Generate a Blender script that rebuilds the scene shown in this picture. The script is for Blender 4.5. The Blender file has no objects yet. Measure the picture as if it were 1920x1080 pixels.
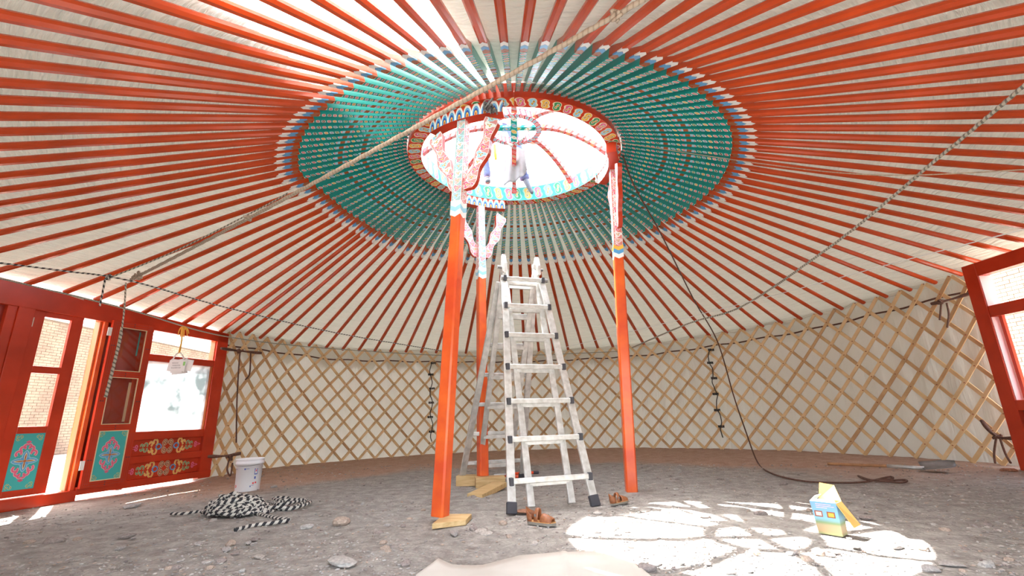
import bpy, bmesh, math, random
from mathutils import Vector, Matrix, noise
R = math.radians
PI = math.pi
random.seed(7)
scene = bpy.context.scene
C = scene.collection

# ------------------------------------------------------------------ camera
HC = 0.78
FPX = 865.0
pit, rol = 0.2657, -0.0249
cr, sr, cp, sp = math.cos(rol), math.sin(rol), math.cos(pit), math.sin(pit)
_R = Vector((1, 0, 0)); FW = Vector((0, cp, sp)); _U = Vector((0, -sp, cp))
RT = cr * _R + sr * _U
UP = -sr * _R + cr * _U
cam_d = bpy.data.cameras.new('camera')
cam_d.sensor_width = 36.0
cam_d.lens = FPX / 1920 * 36
cam_d.clip_start = 0.02
cam = bpy.data.objects.new('camera', cam_d)
C.objects.link(cam)
cam.matrix_world = Matrix(((RT.x, UP.x, -FW.x, 0), (RT.y, UP.y, -FW.y, 0), (RT.z, UP.z, -FW.z, HC), (0, 0, 0, 1)))
scene.camera = cam

# ------------------------------------------------------------------ sky, sun, exposure
world = bpy.data.worlds.new('world'); scene.world = world; world.use_nodes = True
wn = world.node_tree; wn.nodes.clear()
wo = wn.nodes.new('ShaderNodeOutputWorld'); wb = wn.nodes.new('ShaderNodeBackground'); ws = wn.nodes.new('ShaderNodeTexSky')
ws.sky_type = 'NISHITA'; ws.sun_disc = False; ws.sun_elevation = R(61.4); ws.sun_rotation = R(-40); ws.air_density = 1.0; ws.dust_density = 2.5; ws.ozone_density = 1.0
whs = wn.nodes.new('ShaderNodeHueSaturation'); whs.inputs['Saturation'].default_value = 0.45
wn.links.new(ws.outputs[0], whs.inputs['Color']); wn.links.new(whs.outputs[0], wb.inputs[0])
wb.inputs[1].default_value = 0.33
wn.links.new(wb.outputs[0], wo.inputs[0])
sun_d = bpy.data.lights.new('sun', 'SUN'); sun_d.energy = 6.5; sun_d.angle = R(0.55); sun_d.color = (1.0, 0.98, 0.95)
sun = bpy.data.objects.new('sun', sun_d); C.objects.link(sun); sun.location = (-6, 8, 14)
SUN = Vector((-0.306, 0.368, 0.878)).normalized()
sun.rotation_euler = SUN.to_track_quat('Z', 'Y').to_euler()
vs = scene.view_settings
vs.view_transform = 'Standard'; vs.look = 'None'; vs.gamma = 1.0; vs.use_curve_mapping = False
vs.exposure = 2.95
try:
    scene.cycles.max_bounces = 14; scene.cycles.diffuse_bounces = 7; scene.cycles.transparent_max_bounces = 12
except Exception: pass

# ------------------------------------------------------------------ layout numbers (metres)
AX = Vector((0.113, 4.988, 0))            # axis of the wall circle
RW = 5.70                                  # wall radius
CC = Vector((0.063, 4.889, 3.650))         # middle of the crown ring, underside
NP = 108                                   # roof poles

def gz(x, y): return 0.0093 * (x - 0.11)
_ze = [(-180, 2.23), (-175, 2.25), (-165, 2.24), (-135, 2.10), (-90, 1.95), (-45, 2.12), (-20, 2.31), (0, 2.385), (8, 2.345), (14, 2.325), (20, 2.30), (30, 2.24), (45, 2.195), (60, 2.13), (90, 2.13), (115, 2.14), (130, 2.115), (141, 2.175), (150, 2.17), (157, 2.095), (165, 2.14), (176, 2.205), (180, 2.23)]
def zeave(a):
    a = (a + 180) % 360 - 180
    for (a0, z0), (a1, z1) in zip(_ze, _ze[1:]):
        if a0 <= a <= a1:
            return z0 + (z1 - z0) * (a - a0) / (a1 - a0)
    return 2.29
def wp(a, r=RW, z=0.0):
    return Vector((AX.x + r * math.cos(R(a)), AX.y + r * math.sin(R(a)), z))
def at(px, py, y):
    """the point seen at photo pixel (px, py) that lies at world depth y"""
    d = FW + RT * ((px - 960) / FPX) - UP * ((py - 540) / FPX)
    return Vector((0, 0, HC)) + d * (y / d.y)
def gnd(px, py):
    d = FW + RT * ((px - 960) / FPX) - UP * ((py - 540) / FPX)
    t = -HC / d.z
    for _ in range(4):
        p = d * t; t = (gz(p.x, p.y) - HC) / d.z
    p = d * t
    return Vector((p.x, p.y, gz(p.x, p.y)))
crown_rot = Matrix.Rotation(0.035, 4, 'X') @ Matrix.Rotation(0.020, 4, 'Y')
CM = Matrix.Translation(CC) @ crown_rot
def cw(r, a, z=0.0): return CM @ Vector((r * math.cos(R(a)), r * math.sin(R(a)), z))

# ------------------------------------------------------------------ helpers
class MB:
    def __init__(s): s.v = []; s.f = []; s.m = []; s.uv = {}
    def add(s, vs_, fs, m=0, uvs=None):
        b = len(s.v); s.v += [tuple(v) for v in vs_]
        for i, f in enumerate(fs):
            s.f.append([b + k for k in f]); s.m.append(m)
            if uvs: s.uv[len(s.f) - 1] = uvs[i]
    def box(s, c, d, M=None, m=0):
        x, y, z = d[0] / 2, d[1] / 2, d[2] / 2
        vs_ = [Vector((c[0] + i * x, c[1] + j * y, c[2] + k * z)) for i in (-1, 1) for j in (-1, 1) for k in (-1, 1)]
        if M is not None: vs_ = [M @ v for v in vs_]
        s.add(vs_, [(0, 1, 3, 2), (4, 6, 7, 5), (0, 4, 5, 1), (2, 3, 7, 6), (0, 2, 6, 4), (1, 5, 7, 3)], m)
    def bar(s, a, b, w, h, up=Vector((0, 0, 1)), m=0, w2=None, h2=None, ch=0.0):
        a = Vector(a); b = Vector(b); d = (b - a).normalized()
        x = d.cross(up).normalized(); y = x.cross(d).normalized()
        w2 = w if w2 is None else w2; h2 = h if h2 is None else h2
        def ring(p, w, h):
            if ch > 0:
                c = ch * min(w, h)
                pts = [(-w/2+c, -h/2), (w/2-c, -h/2), (w/2, -h/2+c), (w/2, h/2-c), (w/2-c, h/2), (-w/2+c, h/2), (-w/2, h/2-c), (-w/2, -h/2+c)]
            else: pts = [(-w/2, -h/2), (w/2, -h/2), (w/2, h/2), (-w/2, h/2)]
            return [p + x * i + y * j for i, j in pts]
        r0, r1 = ring(a, w, h), ring(b, w2, h2); n = len(r0)
        L = (b - a).length
        fs = [(i, (i + 1) % n, n + (i + 1) % n, n + i) for i in range(n)] + [tuple(range(n))[::-1], tuple(range(n, 2 * n))]
        uvs = [[(0, 0), (0, 1), (L, 1), (L, 0)] for _ in range(n)] + [[(0, 0)] * n, [(0, 0)] * n]
        s.add(r0 + r1, fs, m, uvs)
    def tube(s, pts, r, n=8, m=0, lobes=0, pitch=0.05, close=False, caps=True):
        pts = [Vector(p) for p in pts]; N = len(pts)
        rr = r if callable(r) else (lambda t: r)
        L = 0; vs_ = []; us = []
        t0 = (pts[1] - pts[0]).normalized()
        x = t0.cross(Vector((0, 0, 1)))
        if x.length < 1e-3: x = t0.cross(Vector((0, 1, 0)))
        x.normalize()
        for i, p in enumerate(pts):
            if i: L += (p - pts[i - 1]).length
            t = (pts[min(i + 1, N - 1)] - pts[max(i - 1, 0)])
            if t.length < 1e-9: t = t0
            t.normalize()
            x = (x - t * x.dot(t))
            if x.length < 1e-6: x = t.orthogonal()
            x.normalize(); y = t.cross(x)
            q = rr(i / (N - 1))
            us.append(L)
            for k in range(n):
                a = 2 * PI * k / n
                q2 = q * (1 + (0.16 * math.cos(lobes * (a - 2 * PI * L / pitch / 1.0)) if lobes else 0))
                vs_.append(p + (x * math.cos(a) + y * math.sin(a)) * q2)
        fs = []; uvs = []
        for i in range(N - 1):
            for k in range(n):
                k2 = (k + 1) % n
                fs.append((i * n + k, i * n + k2, (i + 1) * n + k2, (i + 1) * n + k))
                uvs.append([(us[i], k / n), (us[i], (k + 1) / n), (us[i + 1], (k + 1) / n), (us[i + 1], k / n)])
        if caps:
            fs.append(tuple(range(n))[::-1]); uvs.append([(0, 0)] * n)
            fs.append(tuple(range((N - 1) * n, N * n))); uvs.append([(0, 0)] * n)
        s.add(vs_, fs, m, uvs)
    def lathe(s, prof, n=32, c=(0, 0, 0), m=0):
        vs_ = []; fs = []; uvs = []
        for r_, z in prof:
            for k in range(n):
                a = 2 * PI * k / n; vs_.append((c[0] + r_ * math.cos(a), c[1] + r_ * math.sin(a), c[2] + z))
        for i in range(len(prof) - 1):
            for k in range(n):
                k2 = (k + 1) % n
                fs.append((i * n + k, i * n + k2, (i + 1) * n + k2, (i + 1) * n + k))
                uvs.append([(k / n, prof[i][1]), ((k + 1) / n, prof[i][1]), ((k + 1) / n, prof[i + 1][1]), (k / n, prof[i + 1][1])])
        s.add(vs_, fs, m, uvs)
    def prism(s, pts2, depth, M=None, m=0):
        """flat outline in local x/z, extruded from y=0 to y=depth"""
        n = len(pts2)
        v = [Vector((p[0], 0, p[1])) for p in pts2] + [Vector((p[0], depth, p[1])) for p in pts2]
        if M is not None: v = [M @ q for q in v]
        fs = [tuple(range(n)), tuple(range(n, 2 * n))[::-1]] + [(i, n + i, n + (i + 1) % n, (i + 1) % n) for i in range(n)]
        s.add(v, fs, m)
    def ribbon(s, pts, w, y=0.0, M=None, m=0, th=0.0012):
        """painted stroke: thin raised strip in local x/z plane facing -y"""
        n = len(pts); L = []; Rr = []
        for i, p in enumerate(pts):
            a = pts[max(i - 1, 0)]; b = pts[min(i + 1, n - 1)]
            dx, dz = b[0] - a[0], b[1] - a[1]; l = math.hypot(dx, dz) or 1
            ww = (w(i / (n - 1)) if callable(w) else w) / 2
            L.append((p[0] - dz / l * ww, p[1] + dx / l * ww)); Rr.append((p[0] + dz / l * ww, p[1] - dx / l * ww))
        v = [Vector((q[0], y, q[1])) for q in L] + [Vector((q[0], y, q[1])) for q in Rr]
        if M is not None: v = [M @ q for q in v]
        s.add(v, [(i, i + 1, n + i + 1, n + i) for i in range(n - 1)], m)
    def mesh(s, name, mats, smooth=False):
        me = bpy.data.meshes.new(name); me.from_pydata(s.v, [], s.f)
        for m_ in mats: me.materials.append(m_)
        for p, mi in zip(me.polygons, s.m): p.material_index = mi; p.use_smooth = smooth
        if s.uv:
            ul = me.uv_layers.new(name='UVMap')
            for p in me.polygons:
                q = s.uv.get(p.index)
                if q:
                    for li, c in zip(p.loop_indices, q): ul.data[li].uv = c
        me.update()
        return me
    def build(s, name, mats, parent=None, smooth=False, bevel=0, flip=False):
        if not isinstance(mats, (list, tuple)): mats = [mats]
        me = s.mesh(name, mats, smooth)
        bm = bmesh.new(); bm.from_mesh(me); bmesh.ops.recalc_face_normals(bm, faces=bm.faces)
        bm.to_mesh(me); bm.free()
        o = bpy.data.objects.new(name, me); C.objects.link(o)
        if parent is not None: o.parent = parent
        if bevel:
            b = o.modifiers.new('bevel', 'BEVEL'); b.width = bevel; b.segments = 2; b.limit_method = 'ANGLE'; b.angle_limit = R(40)
        return o
def tag(o, label=None, cat=None, group=None, kind=None):
    if label: o['label'] = label
    if cat: o['category'] = cat
    if group: o['group'] = group
    if kind: o['kind'] = kind
    return o
def empty(name, loc=(0, 0, 0), rz=0, label=None, cat=None, group=None):
    o = bpy.data.objects.new(name, None); C.objects.link(o); o.location = loc; o.rotation_euler = (0, 0, rz)
    o.empty_display_size = 0.1
    return tag(o, label, cat, group)
def spline(pts, n=12):
    pts = [Vector(p) for p in pts]; out = []
    P_ = [pts[0]] + pts + [pts[-1]]
    for i in range(1, len(P_) - 2):
        a, b, c, d = P_[i - 1:i + 3]
        for k in range(n):
            t = k / n
            out.append(0.5 * ((2 * b) + (c - a) * t + (2 * a - 5 * b + 4 * c - d) * t * t + (3 * b - a - 3 * c + d) * t ** 3))
    out.append(pts[-1]); return out

# ------------------------------------------------------------------ materials
def newmat(name):
    m = bpy.data.materials.new(name); m.use_nodes = True; nt = m.node_tree
    b = nt.nodes['Principled BSDF']
    return m, nt, b
def pmat(name, col, rough=0.5, metal=0, noise_amt=0.0, noise_scale=8, bump=0.0, bscale=60, coat=0, col2=None, spec=None, coords='Object', stretch=None):
    m, nt, b = newmat(name)
    b.inputs['Base Color'].default_value = (*col, 1); b.inputs['Roughness'].default_value = rough; b.inputs['Metallic'].default_value = metal
    if coat: b.inputs['Coat Weight'].default_value = coat; b.inputs['Coat Roughness'].default_value = 0.08
    if spec is not None: b.inputs['Specular IOR Level'].default_value = spec
    tc = nt.nodes.new('ShaderNodeTexCoord'); src = tc.outputs[coords]
    if stretch:
        mp = nt.nodes.new('ShaderNodeMapping'); mp.inputs['Scale'].default_value = stretch
        nt.links.new(src, mp.inputs[0]); src = mp.outputs[0]
    if noise_amt or col2:
        nz = nt.nodes.new('ShaderNodeTexNoise'); nz.inputs['Scale'].default_value = noise_scale; nz.inputs['Detail'].default_value = 6
        nt.links.new(src, nz.inputs['Vector'])
        rp = nt.nodes.new('ShaderNodeValToRGB')
        c2 = col2 if col2 else tuple(c * (1 - noise_amt) for c in col)
        rp.color_ramp.elements[0].color = (*c2, 1); rp.color_ramp.elements[0].position = 0.35
        rp.color_ramp.elements[1].color = (*col, 1); rp.color_ramp.elements[1].position = 0.65
        nt.links.new(nz.outputs[0], rp.inputs[0]); nt.links.new(rp.outputs[0], b.inputs['Base Color'])
    if bump:
        n2 = nt.nodes.new('ShaderNodeTexNoise'); n2.inputs['Scale'].default_value = bscale; n2.inputs['Detail'].default_value = 5
        nt.links.new(src, n2.inputs['Vector'])
        bp = nt.nodes.new('ShaderNodeBump'); bp.inputs['Strength'].default_value = bump; bp.inputs['Distance'].default_value = 0.01
        nt.links.new(n2.outputs[0], bp.inputs['Height']); nt.links.new(bp.outputs[0], b.inputs['Normal'])
    return m
class NG:
    """tiny node-maths helper"""
    def __init__(s, nt): s.nt = nt
    def _in(s, n, i, v):
        if isinstance(v, (int, float)): n.inputs[i].default_value = v
        else: s.nt.links.new(v, n.inputs[i])
    def op(s, o, a, b=0.0, c=None):
        n = s.nt.nodes.new('ShaderNodeMath'); n.operation = o
        s._in(n, 0, a); s._in(n, 1, b)
        if c is not None: s._in(n, 2, c)
        return n.outputs[0]
    def ramp(s, v, stops, const=True):
        n = s.nt.nodes.new('ShaderNodeValToRGB'); cr_ = n.color_ramp
        cr_.interpolation = 'CONSTANT' if const else 'LINEAR'
        while len(cr_.elements) < len(stops): cr_.elements.new(0.5)
        for e, (p, c) in zip(cr_.elements, stops): e.position = p; e.color = (*c, 1)
        s._in(n, 0, v); return n.outputs[0]
    def mix(s, f, a, b):
        n = s.nt.nodes.new('ShaderNodeMix'); n.data_type = 'RGBA'
        s._in(n, 0, f)
        for i, v in ((6, a), (7, b)):
            if isinstance(v, tuple): n.inputs[i].default_value = (*v, 1)
            else: s.nt.links.new(v, n.inputs[i])
        return n.outputs[2]
RED = (0.56, 0.045, 0.014); RED_D = (0.36, 0.028, 0.012); TEAL = (0.008, 0.30, 0.27)
WHITE = (0.80, 0.80, 0.76); BLUE = (0.10, 0.34, 0.62); PINK = (0.72, 0.13, 0.24); YEL = (0.80, 0.46, 0.06); GRN = (0.05, 0.28, 0.10); BRN = (0.30, 0.09, 0.03); LBL = (0.28, 0.58, 0.72); DK = (0.03, 0.03, 0.05)
def ornament(name, base, period, width, hues=(PINK, BLUE, YEL, GRN, PINK, DK), outline=WHITE, petals=3, freq=1.0, scallop=False, poles=False, rough=0.25, border=None, soft=0.0):
    """repeating painted scroll motif along U (metres), V = 0..1 across a strip `width` wide"""
    m, nt, b = newmat(name); g = NG(nt)
    b.inputs['Roughness'].default_value = rough; b.inputs['Specular IOR Level'].default_value = 0.3
    uv = nt.nodes.new('ShaderNodeUVMap'); sx = nt.nodes.new('ShaderNodeSeparateXYZ'); nt.links.new(uv.outputs[0], sx.inputs[0])
    U, V = sx.outputs[0], sx.outputs[1]
    q = g.op('DIVIDE', U, period); cell = g.op('FLOOR', q)
    fx = g.op('MULTIPLY', g.op('SUBTRACT', g.op('FRACT', q), 0.5), period)
    fy = g.op('MULTIPLY', g.op('SUBTRACT', V, 0.12 if scallop else 0.5), width)
    n = len(hues)
    hv = g.op('DIVIDE', g.op('ADD', g.op('MODULO', g.op('ADD', cell, 1000.0), float(n)), 0.5), float(n))
    hue = g.ramp(hv, [(i / n, h) for i, h in enumerate(hues)])
    if scallop:
        d = g.op('SQRT', g.op('ADD', g.op('POWER', g.op('MULTIPLY', fx, 1.5 / period), 2.0), g.op('POWER', g.op('MULTIPLY', fy, 0.85 / width), 2.0)))
        col = g.ramp(d, [(0.0, RED_D), (0.12, YEL), (0.24, (0.03, 0.06, 0.3)), (0.40, BLUE), (0.58, WHITE), (0.78, base)])
    else:
        dist = g.op('SQRT', g.op('ADD', g.op('POWER', fx, 2.0), g.op('POWER', g.op('MULTIPLY', fy, 1.0), 2.0)))
        ang = g.op('ARCTAN2', fy, fx)
        fx2 = g.op('MULTIPLY', fx, 0.92 * width / period)
        dist = g.op('SQRT', g.op('ADD', g.op('POWER', fx2, 2.0), g.op('POWER', fy, 2.0)))
        dd = g.op('DIVIDE', dist, width * 0.47)
        wob = g.op('MULTIPLY', g.op('SINE', g.op('ADD', g.op('MULTIPLY', ang, float(petals)), g.op('MULTIPLY', dd, 3.0))), 0.22)
        d = g.op('ADD', dd, wob)
        msk = g.ramp(d, [(0.0, (1, 1, 1)), (0.92, (0, 0, 0))])
        rg = g.ramp(d, [(0.0, YEL), (0.16, DK), (0.26, WHITE), (0.36, hue_placeholder), (0.74, outline), (0.88, base)]) if False else None
        inner = g.ramp(d, [(0.0, YEL), (0.15, DK), (0.24, WHITE), (0.34, (0, 0, 0)), (0.70, outline), (0.86, (0, 0, 0))])
        use_h = g.ramp(d, [(0.0, (0, 0, 0)), (0.34, (1, 1, 1)), (0.70, (0, 0, 0))])
        use_b = g.ramp(d, [(0.0, (0, 0, 0)), (0.86, (1, 1, 1))])
        col = g.mix(use_h, inner, hue)
        col = g.mix(use_b, col, base)
        if soft: col = g.mix(soft, col, base)
    if border:
        e = g.op('GREATER_THAN', g.op('ABSOLUTE', g.op('SUBTRACT', V, 0.5)), 0.45)
        col = g.mix(e, col, border)
    if poles:                                   # bands painted across the pole undersides
        def between(a, c): return g.op('MULTIPLY', g.op('GREATER_THAN', U, a), g.op('LESS_THAN', U, c))
        col = g.mix(between(0.47, 0.52), col, BRN); col = g.mix(between(0.44, 0.47), col, LBL); col = g.mix(between(0.52, 0.54), col, LBL)
        col = g.mix(between(0.72, 0.77), col, BRN); col = g.mix(between(0.70, 0.72), col, LBL); col = g.mix(between(0.77, 0.80), col, LBL)
    nt.links.new(col, b.inputs['Base Color'])
    return m

M = {}
M['red'] = pmat('red_gloss_paint', RED, 0.25, spec=0.4, noise_amt=0.25, noise_scale=3, bump=0.05, bscale=30)
M['pole_red'] = pmat('orange_red_pole_paint', (0.59, 0.070, 0.013), 0.2, spec=0.4, noise_amt=0.28, noise_scale=2.2)
M['post_red'] = pmat('orange_post_paint', (0.78, 0.135, 0.020), 0.3, coat=0.1, noise_amt=0.15, noise_scale=4, col2=(0.62, 0.07, 0.018))
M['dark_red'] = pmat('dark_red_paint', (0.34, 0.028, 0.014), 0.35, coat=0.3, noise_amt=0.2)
M['orange'] = pmat('raw_orange_edge', (0.50, 0.13, 0.03), 0.4)
M['teal'] = pmat('teal_paint', TEAL, 0.35, coat=0.2, noise_amt=0.18, noise_scale=5)
M['teal_lt'] = pmat('light_teal_paint', (0.045, 0.42, 0.41), 0.35, coat=0.2)
M['white'] = pmat('white_paint', WHITE, 0.35)
M['blue'] = pmat('blue_paint', BLUE, 0.35)
M['lblue'] = pmat('light_blue_paint', LBL, 0.35)
M['pink'] = pmat('pink_paint', PINK, 0.4)
M['lpink'] = pmat('pale_pink_paint_and_lit_jamb', (0.78, 0.45, 0.45), 0.4)
M['yellow'] = pmat('yellow_paint', YEL, 0.4)
M['cream'] = pmat('cream_paint', (0.78, 0.66, 0.42), 0.4)
M['green'] = pmat('green_paint', GRN, 0.4)
M['brown'] = pmat('brown_paint', BRN, 0.4)
M['black'] = pmat('black_paint', (0.02, 0.02, 0.02), 0.5)
M['wood'] = pmat('pale_lattice_wood', (0.74, 0.55, 0.31), 0.6, col2=(0.62, 0.43, 0.22), noise_scale=5, bump=0.15, bscale=40)
M['wood2'] = pmat('brown_lattice_wood', (0.60, 0.40, 0.20), 0.6, col2=(0.47, 0.29, 0.14), noise_scale=4, bump=0.15, bscale=40)
M['pine'] = pmat('raw_pine', (0.66, 0.48, 0.24), 0.65, col2=(0.52, 0.34, 0.14), noise_scale=6, stretch=(1, 8, 8), bump=0.15, bscale=30)
M['alu'] = pmat('worn_aluminium', (0.64, 0.64, 0.62), 0.42, metal=0.55, noise_amt=0.3, noise_scale=14, bump=0.1, bscale=50)
M['alu2'] = pmat('white_spattered_aluminium', (0.70, 0.70, 0.68), 0.42, metal=0.45, col2=(0.52, 0.51, 0.48), noise_scale=18)
M['rubber'] = pmat('dark_rubber', (0.05, 0.05, 0.06), 0.7)
M['steel'] = pmat('grey_steel', (0.30, 0.29, 0.29), 0.5, metal=0.6, noise_amt=0.4)
M['brass'] = pmat('hinge_metal', (0.62, 0.56, 0.42), 0.4, metal=0.5)
M['leather'] = pmat('brown_leather', (0.34, 0.12, 0.045), 0.5, noise_amt=0.35, noise_scale=30, bump=0.2, bscale=80)
M['sole'] = pmat('grey_sole', (0.22, 0.20, 0.17), 0.8)
M['insole'] = pmat('tan_insole', (0.50, 0.25, 0.09), 0.6)
M['card'] = pmat('pale_cardboard', (0.62, 0.60, 0.55), 0.85, col2=(0.54, 0.51, 0.46), noise_scale=3, bump=0.25, bscale=14)
M['boxin'] = pmat('yellow_box_inside', (0.68, 0.42, 0.12), 0.7)
M['paper'] = pmat('white_paper', (0.80, 0.80, 0.80), 0.7)
M['brown_cord'] = pmat('brown_cord', (0.13, 0.06, 0.04), 0.85, noise_amt=0.4, noise_scale=40)
M['tan_cord'] = pmat('tan_cord', (0.50, 0.40, 0.29), 0.85, noise_amt=0.3, noise_scale=60)
M['white_cord'] = pmat('white_string', (0.74, 0.73, 0.70), 0.8)
M['yellow_cord'] = pmat('yellow_cord', (0.80, 0.42, 0.06), 0.7)
M['bucket'] = pmat('white_plastic', (0.86, 0.87, 0.90), 0.35, noise_amt=0.05, noise_scale=3)
M['denim'] = pmat('blue_denim', (0.09, 0.12, 0.24), 0.85, noise_amt=0.3, noise_scale=25)
M['skin'] = pmat('skin', (0.55, 0.30, 0.20), 0.55)
M['sock'] = pmat('grey_sock', (0.16, 0.18, 0.21), 0.9, noise_amt=0.2, noise_scale=40)
M['shirt'] = pmat('pale_grey_shirt', (0.26, 0.25, 0.25), 0.9, noise_amt=0.15, noise_scale=12)
M['hair'] = pmat('black_hair', (0.02, 0.017, 0.015), 0.6)
M['glove'] = pmat('white_glove', (0.35, 0.34, 0.31), 0.9)
M['rust'] = pmat('rust_brown_stone', (0.42, 0.20, 0.12), 0.9, noise_amt=0.4, noise_scale=10, bump=0.4, bscale=20)
M['spade_wood'] = pmat('spade_handle_wood', (0.46, 0.24, 0.11), 0.7, noise_amt=0.4, noise_scale=12)
M['orange_tool'] = pmat('orange_red_tool_paint', (0.85, 0.09, 0.02), 0.4)
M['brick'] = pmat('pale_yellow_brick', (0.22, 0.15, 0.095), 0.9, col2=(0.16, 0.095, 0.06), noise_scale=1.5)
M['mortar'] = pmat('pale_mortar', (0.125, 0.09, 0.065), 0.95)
M['outground'] = pmat('pale_outdoor_ground', (0.32, 0.29, 0.25), 0.95, col2=(0.25, 0.22, 0.18), noise_scale=1.2)
M['conc'] = pmat('pale_concrete', (0.62, 0.60, 0.56), 0.9)
M['o_pole'] = ornament('pole_underside_ornament', TEAL, 0.055, 0.045, petals=2, poles=True, soft=0.12, hues=(PINK, GRN, BLUE, YEL, PINK, DK))
M['o_ring'] = ornament('crown_underside_ornament', RED, 0.12, 0.14, petals=2, hues=(PINK, LBL, YEL, GRN), outline=(0.75, 0.7, 0.45))
M['o_inner'] = ornament('crown_inner_face_ornament', (0.07, 0.42, 0.38), 0.16, 0.17, petals=2, hues=(PINK, YEL, GRN, LBL), outline=(0.35, 0.6, 0.5), soft=0.25, border=(0.10, 0.50, 0.47))
M['o_rib'] = ornament('rib_ornament', (0.60, 0.08, 0.06), 0.08, 0.06, petals=2, hues=(PINK, LBL, YEL, (0.3, 0.5, 0.3)), outline=(0.7, 0.4, 0.4), soft=0.45)
M['o_hub'] = ornament('hub_ornament', (0.55, 0.07, 0.09), 0.06, 0.06, petals=2, hues=(BLUE, PINK, BLUE, LBL), outline=WHITE)
M['o_cross'] = ornament('hub_cross_ornament', TEAL, 0.13, 0.07, petals=2, hues=(YEL, WHITE, BLUE), outline=(0.3, 0.6, 0.5))
M['o_beam'] = ornament('cloud_scallops', RED, 0.085, 0.11, scallop=True)
M['o_brace'] = ornament('brace_ornament', (0.66, 0.26, 0.26), 0.075, 0.085, petals=3, hues=(PINK, (0.75, 0.4, 0.4), PINK, WHITE, LBL), outline=WHITE, border=(0.75, 0.68, 0.66))
M['o_post'] = ornament('post_top_ornament', (0.30, 0.48, 0.50), 0.075, 0.075, soft=0.25, petals=3, hues=((0.75, 0.4, 0.4), WHITE, LBL, PINK), outline=WHITE, border=(0.72, 0.74, 0.72))
M['o_post2'] = ornament('post_side_ornament', (0.66, 0.22, 0.18), 0.075, 0.075, soft=0.2, petals=3, hues=((0.78, 0.5, 0.5), WHITE, PINK), outline=WHITE, border=WHITE)

def rope_mat(name, a, b_, pitch, dark=0.5):
    m, nt, b = newmat(name); g = NG(nt); b.inputs['Roughness'].default_value = 0.85
    uv = nt.nodes.new('ShaderNodeUVMap'); sx = nt.nodes.new('ShaderNodeSeparateXYZ'); nt.links.new(uv.outputs[0], sx.inputs[0])
    f = g.op('FRACT', g.op('ADD', g.op('DIVIDE', sx.outputs[0], pitch), sx.outputs[1]))
    col = g.ramp(f, [(0.0, a), (dark, b_)])
    nt.links.new(col, b.inputs['Base Color'])
    return m
M['bw_rope'] = rope_mat('black_and_white_rope', (0.025, 0.025, 0.03), (0.55, 0.53, 0.48), 0.055)
M['tan_rope'] = rope_mat('tan_twisted_rope', (0.42, 0.35, 0.27), (0.30, 0.24, 0.18), 0.03, 0.7)
M['grey_rope'] = rope_mat('grey_twisted_rope', (0.50, 0.47, 0.38), (0.16, 0.15, 0.12), 0.04, 0.6)
M['green_rope'] = rope_mat('dull_green_rope', (0.34, 0.36, 0.30), (0.20, 0.22, 0.17), 0.03, 0.7)

def cloth(name, col, trans, wrinkle=0.35, tcol=None):
    m = bpy.data.materials.new(name); m.use_nodes = True; nt = m.node_tree; nt.nodes.clear()
    o = nt.nodes.new('ShaderNodeOutputMaterial'); mx = nt.nodes.new('ShaderNodeMixShader'); d = nt.nodes.new('ShaderNodeBsdfDiffuse'); t = nt.nodes.new('ShaderNodeBsdfTranslucent')
    d.inputs[0].default_value = (*col, 1); t.inputs[0].default_value = (*(tcol or col), 1); mx.inputs[0].default_value = trans
    tc = nt.nodes.new('ShaderNodeUVMap')
    mp = nt.nodes.new('ShaderNodeMapping'); mp.inputs['Scale'].default_value = (22, 2.2, 1)
    nt.links.new(tc.outputs[0], mp.inputs[0])
    nz = nt.nodes.new('ShaderNodeTexNoise'); nz.inputs['Scale'].default_value = 1.0; nz.inputs['Detail'].default_value = 3; nz.inputs['Distortion'].default_value = 0.6
    nt.links.new(mp.outputs[0], nz.inputs['Vector'])
    bp = nt.nodes.new('ShaderNodeBump'); bp.inputs['Strength'].default_value = wrinkle; bp.inputs['Distance'].default_value = 0.10
    nt.links.new(nz.outputs[0], bp.inputs['Height'])
    for s_ in (d, t): nt.links.new(bp.outputs[0], s_.inputs['Normal'])
    nt.links.new(d.outputs[0], mx.inputs[1]); nt.links.new(t.outputs[0], mx.inputs[2]); nt.links.new(mx.outputs[0], o.inputs[0])
    return m
M['lining'] = cloth('thin_cream_lining', (0.80, 0.765, 0.695), 0.50, 0.9)
M['felt'] = cloth('thick_cream_felt', (0.74, 0.76, 0.70), 0.035, 0.1)
M['canvas'] = cloth('cream_wall_canvas', (0.71, 0.72, 0.66), 0.015, 0.15)

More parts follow.
